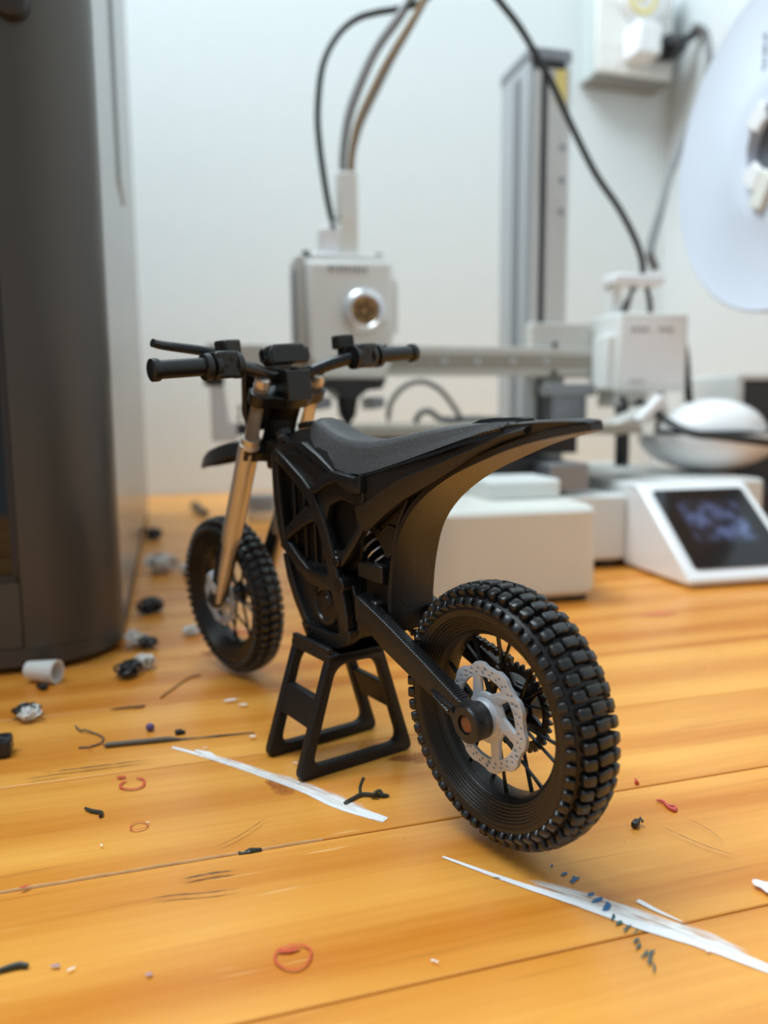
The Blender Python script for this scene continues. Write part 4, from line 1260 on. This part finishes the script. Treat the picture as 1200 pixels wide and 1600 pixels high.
MB().tube([(126, 170, 188), (129.5, 171, 178), (131.5, 172, 165)], 2.0, 10).build('clip_cable', M['cable'], clip)
MB().tube(spline([(118.6, 165, 194), (118.0, 163, 201), (111.5, 161, 216), (96, 160, 239), (76.6, 160, 262), (56.3, 160, 294.5), (44, 160, 316), (31.9, 160, 333.4), (18, 160, 352), (0, 160, 370), (-10, 166, 388), (-26, 172, 392)], 6), 2.3, 10).build('bundle_cable', M['cable'], prn)
MB().tube(spline([(150, 176, 160), (158, 178, 158), (168, 184, 147), (178, 194, 133), (187, 204, 117), (195, 212, 99), (199, 218, 70), (200, 222, 55)], 6), 3.2, 10).build('motor_cable', M['cable'], prn)
MB().tube(spline([(146, 180, 138), (153, 186, 133), (156, 190, 120), (155, 192, 104), (153, 194, 60)], 5), 2.4, 10).build('motor_cable', M['grey_cable'], prn)
MB().tube(spline([(118, 160, 108), (112, 150, 101), *[PM.inverted() @ Vector(v_) for v_ in ((186.3, 545, 98.1), (189.4, 521, 89.6), (199.1, 506, 82.8), (218.6, 503, 80.3), (251.1, 508, 76), (285, 516, 71))]], 6), 2.6, 10).build('bed_cable', M['cable'], prn)
for pts, r in (([(-62, 206, 90), (-60, 206, 104), (-50, 206, 116), (-36, 206, 120), (-22, 206, 114), (-10, 206, 100), (-4, 206, 90)], 2.0), ([(-40, 212, 88), (-36, 212, 96), (-28, 212, 98), (-18, 212, 92), (8, 212, 92), (30, 212, 91)], 2.4)):
    MB().tube(spline(pts, 5), r, 8).build('looped_cable', M['grey_cable'], prn)
MB().box((96, 132, 92), (42, 22, 9), Matrix.Rotation(-0.35, 3, 'Y')).build('bed_cable_cover', M['rail'], prn, bevel=1.2)
MB().box((96, 112, 98), (24, 7, 6), Matrix.Rotation(-0.75, 3, 'Y')).build('cable_bracket', M['white_gloss'], prn, bevel=1.0)
MB().tube([(100, 158, 105), (99, 152, 96), (97, 148, 80), (96, 146, 58)], [5, 5.5, 5, 5], 12).build('cable_sleeve', M['dark'], prn)
# spool holder arm (from the back of the base out to the reel)
MB().box((232, 96, 132), (14, 26, 262)).build('spool_post', M['white'], prn, bevel=2.0)
MB().box((196, 128, 24), (84, 60, 40)).build('spool_post_foot', M['dark'], prn, bevel=2.0)
MB().tube([(157, 66, 258), (232, 66, 258)], 20, 24).build('spool_arm', M['spool_grey'], prn)
MB().box((232, 78, 258), (16, 50, 44)).build('spool_arm_bracket', M['white'], prn, bevel=3.0)

# ------------------------------------------------------------------ filament spool hanging on the arm
FM = PM @ Matrix.Translation((148.5, 66, 258))
spl = thing('filament_spool', 'large white filament spool on its arm at the right edge', 'spool', FM)
SXf = lambda x, y, z: (z, x, y)
fl = MB().lathe([(26.5, -1.5), (30, -2.4), (48, -2.4), (50, -1.8), (94, -1.8), (98.6, -2.6), (100, -1.6), (100, 1.4), (98, 2.0), (27, 2.0)], 96, SXf).build('flange', M['spool'], spl)
MB().lathe([(26.5, 60), (98, 60), (100, 61), (100, 64), (26.5, 64)], 96, SXf).build('flange', M['spool'], spl)
MB().lathe([(50, 2), (86, 2), (86, 60), (50, 60)], 72, SXf).build('wound_filament', M['fil_white'], spl)
MB().lathe([(24.5, -4.5), (27.5, -4.5), (27.5, 64), (24.5, 64)], 64, SXf).build('core_ring', M['spool'], spl)
MB().lathe([(0, 4), (24.4, 4), (24.4, 6), (0, 6)], 48, SXf, closed=False).build('core_disc', M['spool_grey'], spl)
for a0 in (0.6, 2.35, 3.6, 5.2):
    secs = []
    for i in range(6):
        t = a0 + i * 0.12
        secs.append([Vector((x, r * math.cos(t), r * math.sin(t))) for r, x in ((16, -7), (29, -7), (29, -3), (16, -3))])
    MB().loft(secs).build('core_prong', M['white_gloss'], spl, bevel=0.5)
MB().box((-4, 8, -26), (5, 12, 22), Matrix.Rotation(0.5, 3, 'X')).build('locking_tab', M['cream'], spl, bevel=1.0)
for y_, z0, n_, sz in ((15, 44, 8, 2.6), (6, 52, 12, 3.4)):
    q = MB()
    for k in range(n_):
        q.box((-2.1, y_ + (0.5 if k % 2 else 0), z0 + k * 3.2), (0.5, sz * (0.6 + 0.4 * ((k * 5) % 3) / 2), 1.9 if k % 3 else 1.2))
    q.build('small_print', M['print_dark'], spl, smooth=0)

# ------------------------------------------------------------------ things right of the printer
dome = thing('rounded_white_case', 'glossy white egg-shaped case with a black cable across, below the spool', 'case', Matrix.Translation((234, 566, 0)))


def ell(rx, ry, rz, z0, lo, hi, n=40, k=14):
    secs = []
    for i in range(k + 1):
        t = lo + (hi - lo) * i / k
        secs.append([Vector((rx * max(0.01, math.cos(t)) * math.cos(2 * PI * j / n), ry * max(0.01, math.cos(t)) * math.sin(2 * PI * j / n), z0 + rz * math.sin(t))) for j in range(n)])
    return MB().loft(secs)


ell(36, 34, 23, 82.5, 0.0, PI / 2).build('upper_shell', M['white_gloss'], dome).location = (0.003, 0, 0)
ell(50, 44, 27.5, 81.0, -PI / 2, -0.02).build('lower_shell', M['white_gloss'], dome)
MB().lathe([(30, 80), (36, 80), (36, 83.5), (30, 83.5)], 40).build('shell_gap', M['dark'], dome)
bxm = PM @ Matrix.Translation((252, 205, 0))
bb = thing('black_storage_box', 'black box with a pale rim behind the white egg-shaped case', 'box', bxm)
MB().box((0, 0, 60), (86, 70, 120)).build('body', M['dark'], bb, bevel=1.5)
q = MB()
q.box((-43, 0, 112), (7, 72, 22)); q.box((0, -1, 122.5), (90, 72, 5))
q.build('rim', M['white'], bb, bevel=1.0)
tubm = ROOM.copy(); tubm.translation = Vector((-110, 706, 0))
tb = thing('plastic_tub', 'small white plastic tub at the back of the table beyond the fork', 'tub', tubm)
MB().lathe([(0, 0), (14, 0), (15, 2), (15.5, 10), (14.6, 10), (13.5, 2), (0, 2)], 32, closed=False).build('body', M['white_gloss'], tb)
MB().lathe([(0, 24), (13, 24), (14, 22), (14.4, 10), (12, 10), (0, 10)], 32, closed=False).build('lid', M['tube_grey'], tb)

# ------------------------------------------------------------------ power outlet on the wall
WX0 = -250 * math.cos(RY) + 942 * math.sin(RY)
OM = ROOM @ Matrix.Translation((WX0, WALL_N, 0))
out = thing('power_outlet', 'white surface-mounted power outlet box on the back wall above the printer', 'outlet', OM)
MB().box((589.5, -17, 585), (113, 34, 128)).build('back_box', M['outlet_side'], out, bevel=1.0)
MB().box((590.5, -36, 587), (112, 5, 126)).build('face_plate', M['outlet'], out, bevel=2.0)
MB().box((590, -18, 520.5), (110, 34, 5)).build('lower_lip', M['outlet_under'], out, bevel=1.0)
for x in (548, 562):
    for z in (534, 556, 606):
        MB().box((x, -39, z), (2.6, 1.2, 7)).build('socket_slot', M['cream'], out)
wp = thing('plug_adapter', 'white plug adapter in the wall outlet, left of the black plug', 'adapter', OM)
MB().box((589, -56, 556), (34, 34, 38)).build('body', M['white_gloss'], wp, bevel=3.0)
MB().box((589, -39, 556), (24, 2, 24)).build('mounting_face', M['white'], wp)
rp = thing('round_white_plug', 'round white plug with a pale brass centre at the top of the wall outlet', 'plug', OM)
MB().lathe([(0, 12), (24, 12), (34, 9), (38, 0), (0, 0)], 40, lambda x, y, z: (x + 600, -39 - z, y + 620), closed=False).build('body', M['white_gloss'], rp)
MB().lathe([(14, 12.6), (20, 12.6), (20, 11), (14, 11)], 32, lambda x, y, z: (x + 592, -39 - z, y + 612)).build('ring', M['yellow'], rp)
MB().box((588, -52, 618), (7, 3, 20)).build('centre_bar', M['yellow'], rp)
pc = thing('power_cable', 'black mains plug and cable hanging from the wall outlet to the printer', 'cable', Matrix())
PX = lambda x, y, z: OM @ Vector((x, y, z))
pl_ = MB().tube([PX(613, -58, 551), PX(624, -58, 553), PX(637, -58, 557), PX(647, -58, 561)], [14, 16, 15, 9], 20).build('plug', M['dark'], pc)
MB().tube([PX(644, -58, 559), PX(654, -60, 568), PX(663, -62, 573)], [8, 6, 4.6], 14).build('strain_relief', M['dark'], pc)
MB().tube(spline([PX(656, -61, 570), PX(664, -62, 574), Vector((399.6, 1064, 578.5)), Vector((410, 1061, 571)), Vector((414.6, 1056, 552.8)), Vector((404, 1030, 497.8)), Vector((352, 930, 418.5)), Vector((316, 850, 384.8)), Vector((254, 720, 304)), Vector((219, 640, 252)),
                 Vector((194, 585, 213)), PM @ Vector((128.6, 164, 199.5))], 8), [4.6] * 48 + [4.0] * 16 + [3.1] * 25, 10).build('cable', M['grey_cable'], pc)

# ------------------------------------------------------------------ enclosed grey printer on the left
GM = Matrix.Rotation(math.radians(15.2), 4, 'Z')
GM.translation = Vector((-114, 333, 0))
gpn = thing('enclosed_printer', 'tall dark grey enclosed printer with rounded corner at the left edge', 'printer', GM)
F_, RAD, WID, DEP, HG = -36.0, 34.0, 360.0, 440.0, 470.0
arc = [(-RAD + RAD * math.sin(t), F_ + RAD - RAD * math.cos(t)) for t in [i * PI / 2 / 12 for i in range(13)]]
inn = [(-RAD + (RAD - 6) * math.sin(t), F_ + RAD - (RAD - 6) * math.cos(t)) for t in [i * PI / 2 / 12 for i in range(13)]]
MB().prism(arc + inn[::-1], 10, HG).build('corner_shell', M['grey_body'], gpn, smooth=30)
MB().prism([(-0.6, F_ + RAD + 0.2), (-0.6, DEP), (-6, DEP), (-6, F_ + RAD + 0.2)], 10, HG).build('side_panel', M['grey_side'], gpn, bevel=0.8)
q = MB().prism(rrect(-2.2, 1.2, 150, 205, 1.2, 3), 232, 420)
q.build('side_grip', M['grey_side'], gpn, bevel=1.0)
arc2 = [(x * 0.985 - 0.3, y + 0.5) for x, y in arc]
MB().prism([(-WID, F_ + 1), *arc2, (-1.5, DEP - 2), (-WID, DEP - 2)], 2.4, 10.2).build('base_skirt', M['grey_lower'], gpn, bevel=0.6)
for x, y in ((-28, 4), (-28, 410), (-330, 4), (-330, 410)):
    MB().lathe([(0, 0), (10, 0), (10, 3), (0, 3)], 24, lambda a, b, z, x=x, y=y: (a + x, b + y, z), closed=False).build('rubber_foot', M['dark'], gpn)
MB().box((-RAD - 163, F_ + 4, 23), (325.4, 8, 26)).build('lower_panel', M['grey_lower'], gpn, bevel=0.6)
MB().box((-RAD - 163, F_ + 2.5, 250), (325, 3, 426)).build('door_glass', M['glass'], gpn)
dfm = MB()
dfm.box((-RAD - 1.4, F_ + 3, 250), (2.4, 6, 428)); dfm.box((-RAD - 163, F_ + 3, 37.2), (325, 6, 2.4)); dfm.box((-RAD - 163, F_ + 3, 462), (325, 6, 10))
dfm.build('door_frame', M['dark'], gpn)
inner = MB()
inner.box((-180, 250, 38), (340, 380, 3)); inner.box((-180, DEP - 4, 240), (356, 4, 460)); inner.box((-WID + 2, 200, 240), (4, 470, 460)); inner.box((-180, 200, HG - 2), (356, 478, 4))
inner.box((-10, 200, 240), (3, 440, 460))
inner.build('inner_walls', M['core'], gpn)
MB().box((-62, -14, 38.5), (52, 26, 3)).build('inner_sill', M['bronze_dark'], gpn)
MB().lathe([(0, 6.5), (3.0, 6.2), (5.4, 5.0), (6.2, 3.0), (6.2, 0), (0, 0)], 24, lambda x, y, z: (x - 24.6, F_ + 2.2 - z + (0.6), y + 241), closed=False).build('hinge_cap', M['dark'], gpn)
grp = thing('green_scraper', 'green plastic lump inside the grey printer behind the door glass', 'scraper', GM @ Matrix.Translation((-46, -20, 40)))
ell(14, 9, 6, 0, 0, PI / 2, 24, 8).build('handle', M['green'], grp)
MB().box((-22, 0, 1.4), (26, 9, 1.6)).build('blade', M['alu'], grp)


# ------------------------------------------------------------------ scraps on the table
def clump(name, label, c, r, mats, seed, cat='filament scrap', group='filament scraps on the table', turns=5, thick=0.9, squash=0.7):
    """A tangle of curled filament; one part per colour."""
    t_ = thing(name, label, cat, Matrix.Translation((c[0], c[1], 0)), group)
    rr = random.Random(seed)
    for key, off, k in mats:
        q_ = MB()
        for s_ in range(int(turns * 1.9)):
            cen = Vector((off[0] + rr.uniform(-.35, .35) * r * k, off[1] + rr.uniform(-.35, .35) * r * k, r * k * squash * 0.75))
            e = Euler((rr.uniform(0, 3), rr.uniform(0, 3), rr.uniform(0, 6))).to_matrix()
            pts_ = []
            a0, sw_ = rr.uniform(0, 6), rr.uniform(4, 10)
            rad = r * k * rr.uniform(.30, .68)
            for i in range(18):
                a = a0 + sw_ * i / 17
                p_ = cen + e @ Vector((rad * math.cos(a), rad * math.sin(a), rad * 0.5 * (i / 17 - .5)))
                p_.z = max(thick * 0.8, cen.z + (p_.z - cen.z) * squash)
                pts_.append(p_)
            q_.tube(pts_, [thick * 0.55 * rr.uniform(.8, 1.2) * (0.6 if i in (0, 17) else 1) for i in range(18)], 6)
        q_.build('curl' if len(mats) == 1 else ('black_curl' if key == 'fil_black' else 'white_curl'), M[key], t_)
    return t_


clump('filament_scrap', 'black and white filament tangle at the foot of the grey printer corner', (-95.5, 290), 5.5, [('fil_black', (-1.5, -4.5), 1.1), ('fil_white', (1.8, 3.5), 1.15)], 1, turns=7)
clump('filament_scrap', 'loose white filament curls beside the grey printer corner', (-106.5, 322), 7.0, [('fil_white', (0, 0), 1.0)], 2, turns=6, thick=0.6)
clump('filament_scrap', 'small black filament scrap just right of the loose white curls', (-100.5, 321), 5.0, [('fil_black', (0, 0), 1.0)], 3, turns=6)
clump('filament_scrap', 'round black filament knot between grey printer and front wheel', (-116.5, 380), 7.5, [('fil_black', (0, 0), 1.0)], 4, turns=8, thick=1.2)
clump('filament_scrap', 'big fluffy white filament tangle far behind the front wheel', (-132, 474), 11.5, [('fil_white', (-6, 3), 1.0)], 5, turns=9, thick=1.3)
clump('filament_scrap', 'white filament tail right of the big fluffy white tangle', (-118, 466), 8.0, [('fil_white', (0, 0), 1.0)], 15, turns=6, thick=1.2)
clump('filament_scrap', 'farthest black filament scrap beside the grey printer', (-182, 605), 9.0, [('fil_black', (0, 0), 1.0)], 6, turns=6, thick=1.6)
clump('filament_scrap', 'white shredded filament touching the front tyre at its left', (-86.5, 341), 6.0, [('fil_white', (0, 0), 1.0)], 7, turns=6, thick=0.7, squash=0.5)
clump('filament_scrap', 'black filament lump with white curls at the left edge', (-117.5, 245.5), 4.6, [('fil_black', (-1.2, 1.6), 1.0), ('fil_white', (1.4, -1.6), 1.0)], 8, turns=8, thick=0.7)
clump('filament_scrap', 'tiny black scrap under the white roll', (-123.5, 272), 2.4, [('fil_black', (0, 0), 1.0)], 9, turns=5, thick=0.6)
t_ = thing('plastic_chunk', 'black plastic chunk cut by the left edge of the picture', 'plastic scrap', Matrix.Translation((-113.5, 217.8, 0)))
MB().box((0, 0, 2.9), (8, 7, 5.6), Matrix.Rotation(0.3, 3, 'Z')).build('block', M['fil_black'], t_, bevel=1.2)
MB().tube([(-2, -2.6, 5.6), (1, -2.2, 6.0), (3.2, -1.4, 5.2)], 0.9, 8).build('burr', M['fil_black'], t_)
t_ = thing('filament_roll', 'small white plastic roll lying before the grey printer', 'plastic scrap', Matrix.Translation((-127, 280, 0)) @ Matrix.Rotation(-0.2, 4, 'Z'))
MB().lathe([(2.4, -6), (3.2, -6), (4.4, 6), (3.4, 6)], 28, lambda x, y, z: (z, x, y + 4.4)).build('wall', M['fil_white'], t_)
MB().lathe([(0, -6), (2.4, -6), (2.4, -5), (0, -5)], 20, lambda x, y, z: (z, x, y + 4.4), closed=False).build('end_wall', M['fil_white'], t_)


def wire(name, label, cat, pts, r, mt, group=None, n=7, z=None):
    P = spline([Vector((x, y, (z if z is not None else 0) + (r if isinstance(r, (int, float)) else max(r)))) if len(p_) == 2 else Vector(p_) for p_ in pts for x, y in [(p_[0], p_[1])]], 5)
    if isinstance(r, (list, tuple)):
        rs_ = []
        for i in range(len(P)):
            k = i / (len(P) - 1) * (len(r) - 1); a = int(min(k, len(r) - 2)); rs_.append(r[a] + (r[a + 1] - r[a]) * (k - a))
    else:
        rs_ = r
    return tag(MB().tube(P, rs_, n).build(name, M[mt], None), label, cat, group)


t_ = thing('thin_rod', 'long thin dark rod lying left of the stand', 'rod', Matrix())
MB().tube([(-84.2, 222.4, 0.75), (-83.4, 222.6, 0.8), (-66, 226.6, 0.8), (-62.5, 227.2, 0.45)], [0.4, 0.75, 0.75, 0.35], 10).build('handle', M['fil_grey'], t_)
MB().tube([(-63, 227.1, 0.45), (-52, 229.6, 0.35), (-40.8, 232.2, 0.3)], [0.36, 0.3, 0.18], 8).build('needle', M['fil_grey'], t_)
wire('bent_wire', 'thin bent brown wire at the left end of the rod', 'wire', [(-98.7, 238.1), (-96, 234.6), (-93.9, 233.5, .9), (-91, 232.6), (-88.6, 231.0), (-86.4, 228.4), (-86.0, 225.0), (-88.6, 222.4), (-91.5, 222.0)], 0.3, 'fil_grey')
wire('splinter', 'thin brown splinter behind the rod', 'wood scrap', [(-92.2, 251.6), (-87, 253.2), (-82.6, 254.0), (-81.8, 255.4)], [0.25, 0.45, 0.5, 0.2], 'splinter')
wire('curved_hair', 'dark curved hair-thin strand before the front wheel', 'strand', [(-70, 286.2), (-73.5, 283), (-76.2, 273), (-78.5, 262.5)], 0.28, 'splinter')
wire('filament_sliver', 'short dark green filament sliver on the left plank', 'filament scrap', [(-75.8, 185.6), (-73.5, 184.2), (-71.0, 183.4), (-70.4, 181.6)], [0.35, 0.5, 0.5, 0.55], 'fil_dark')
t_ = thing('twig_scrap', 'dark curly printed scrap right of the white streak', 'filament scrap', Matrix())
MB().tube(spline([(-10.6, 187.3, .5), (-8.4, 189.6, .6), (-6.4, 191.4, .7), (-3, 191.2, .6), (0.8, 191.0, .5)], 5), [0.4] + [0.5] * 19 + [0.25], 7).build('stem', M['fil_dark'], t_)
MB().tube(spline([(-6.6, 191.4, .7), (-6.8, 192.6, 1.8), (-6.3, 193.2, 3.2), (-5.8, 193.4, 4.2)], 4), 0.45, 7).build('branch', M['fil_dark'], t_)
MB().tube(spline([(-3.8, 190.6, .6), (-3.0, 190.0, 1.6), (-2.2, 191.2, 1.6), (-3.0, 192, .7), (-1.6, 191.6, 1.5), (-0.8, 190.4, .7)], 4), 0.45, 7).build('curl', M['fil_dark'], t_)
t_ = thing('plastic_chip', 'dark grey plastic chip right of the rear wheel', 'plastic scrap', Matrix.Translation((59.6, 175.7, 0)))
MB().box((0, 0, 0.9), (2.6, 1.5, 1.4), Matrix.Rotation(0.9, 3, 'Z')).build('chip', M['fil_black'], t_, bevel=0.35)
MB().tube([(0.4, 0.6, 1.2), (1.4, 1.0, 1.7), (1.7, 0.1, 1.2)], 0.4, 6).build('curl', M['fil_grey'], t_)
wire('red_shred', 'small red shred beside the dark chip', 'plastic scrap', [(68.6, 187.6), (70.2, 186.9), (70.4, 184.6), (71.4, 182.6), (72.2, 184.2), (70.8, 185.2)], [0.25, 0.4, 0.35, 0.5, 0.4, 0.2], 'fil_red')
wire('red_shred', 'red sliver standing by the seam right of the rear wheel', 'plastic scrap', [(66.6, 196.4), (66.9, 198.0), (67.0, 199.4)], [0.6, 0.45, 0.15], 'fil_red')
wire('black_bit', 'black filament bit at the bottom left corner', 'filament scrap', [(-70.5, 127.4), (-68.4, 128.6), (-66.4, 129.4), (-64.8, 129.2)], [0.3, 0.5, 0.6, 0.4], 'fil_dark')
t_ = thing('purple_bead', 'tiny purple scrap behind the rod', 'plastic scrap', Matrix.Translation((-73.9, 234.6, 0)))
ell(1.4, 1.1, 1.3, 1.2, -1.2, PI / 2, 12, 8).build('bead', M['purple'], t_)
MB().tube([(-1, 0.4, 1.2), (0, 0.8, 2.2), (1, 0.3, 1.2)], 0.35, 6).build('curl', M['fil_white'], t_)
t_ = thing('black_crumb', 'tiny black crumb touching the far side of the rod', 'plastic scrap', Matrix.Translation((-64.2, 231.8, 0)))
MB().box((0, 0, 0.8), (2.2, 1.6, 1.5), Matrix.Rotation(0.5, 3, 'Z')).build('crumb', M['fil_black'], t_, bevel=0.4)
MB().box((1.3, 0.3, 0.6), (1.3, 1.1, 1.1), Matrix.Rotation(1.1, 3, 'Z')).build('crumb', M['fil_black'], t_, bevel=0.3)
wire('black_stick', 'short black bent stick far behind the front wheel', 'plastic scrap', [(-190, 781), (-184, 768), (-174, 742), (-166, 724)], [5.0, 4.0, 3.0, 3.0], 'fil_black')
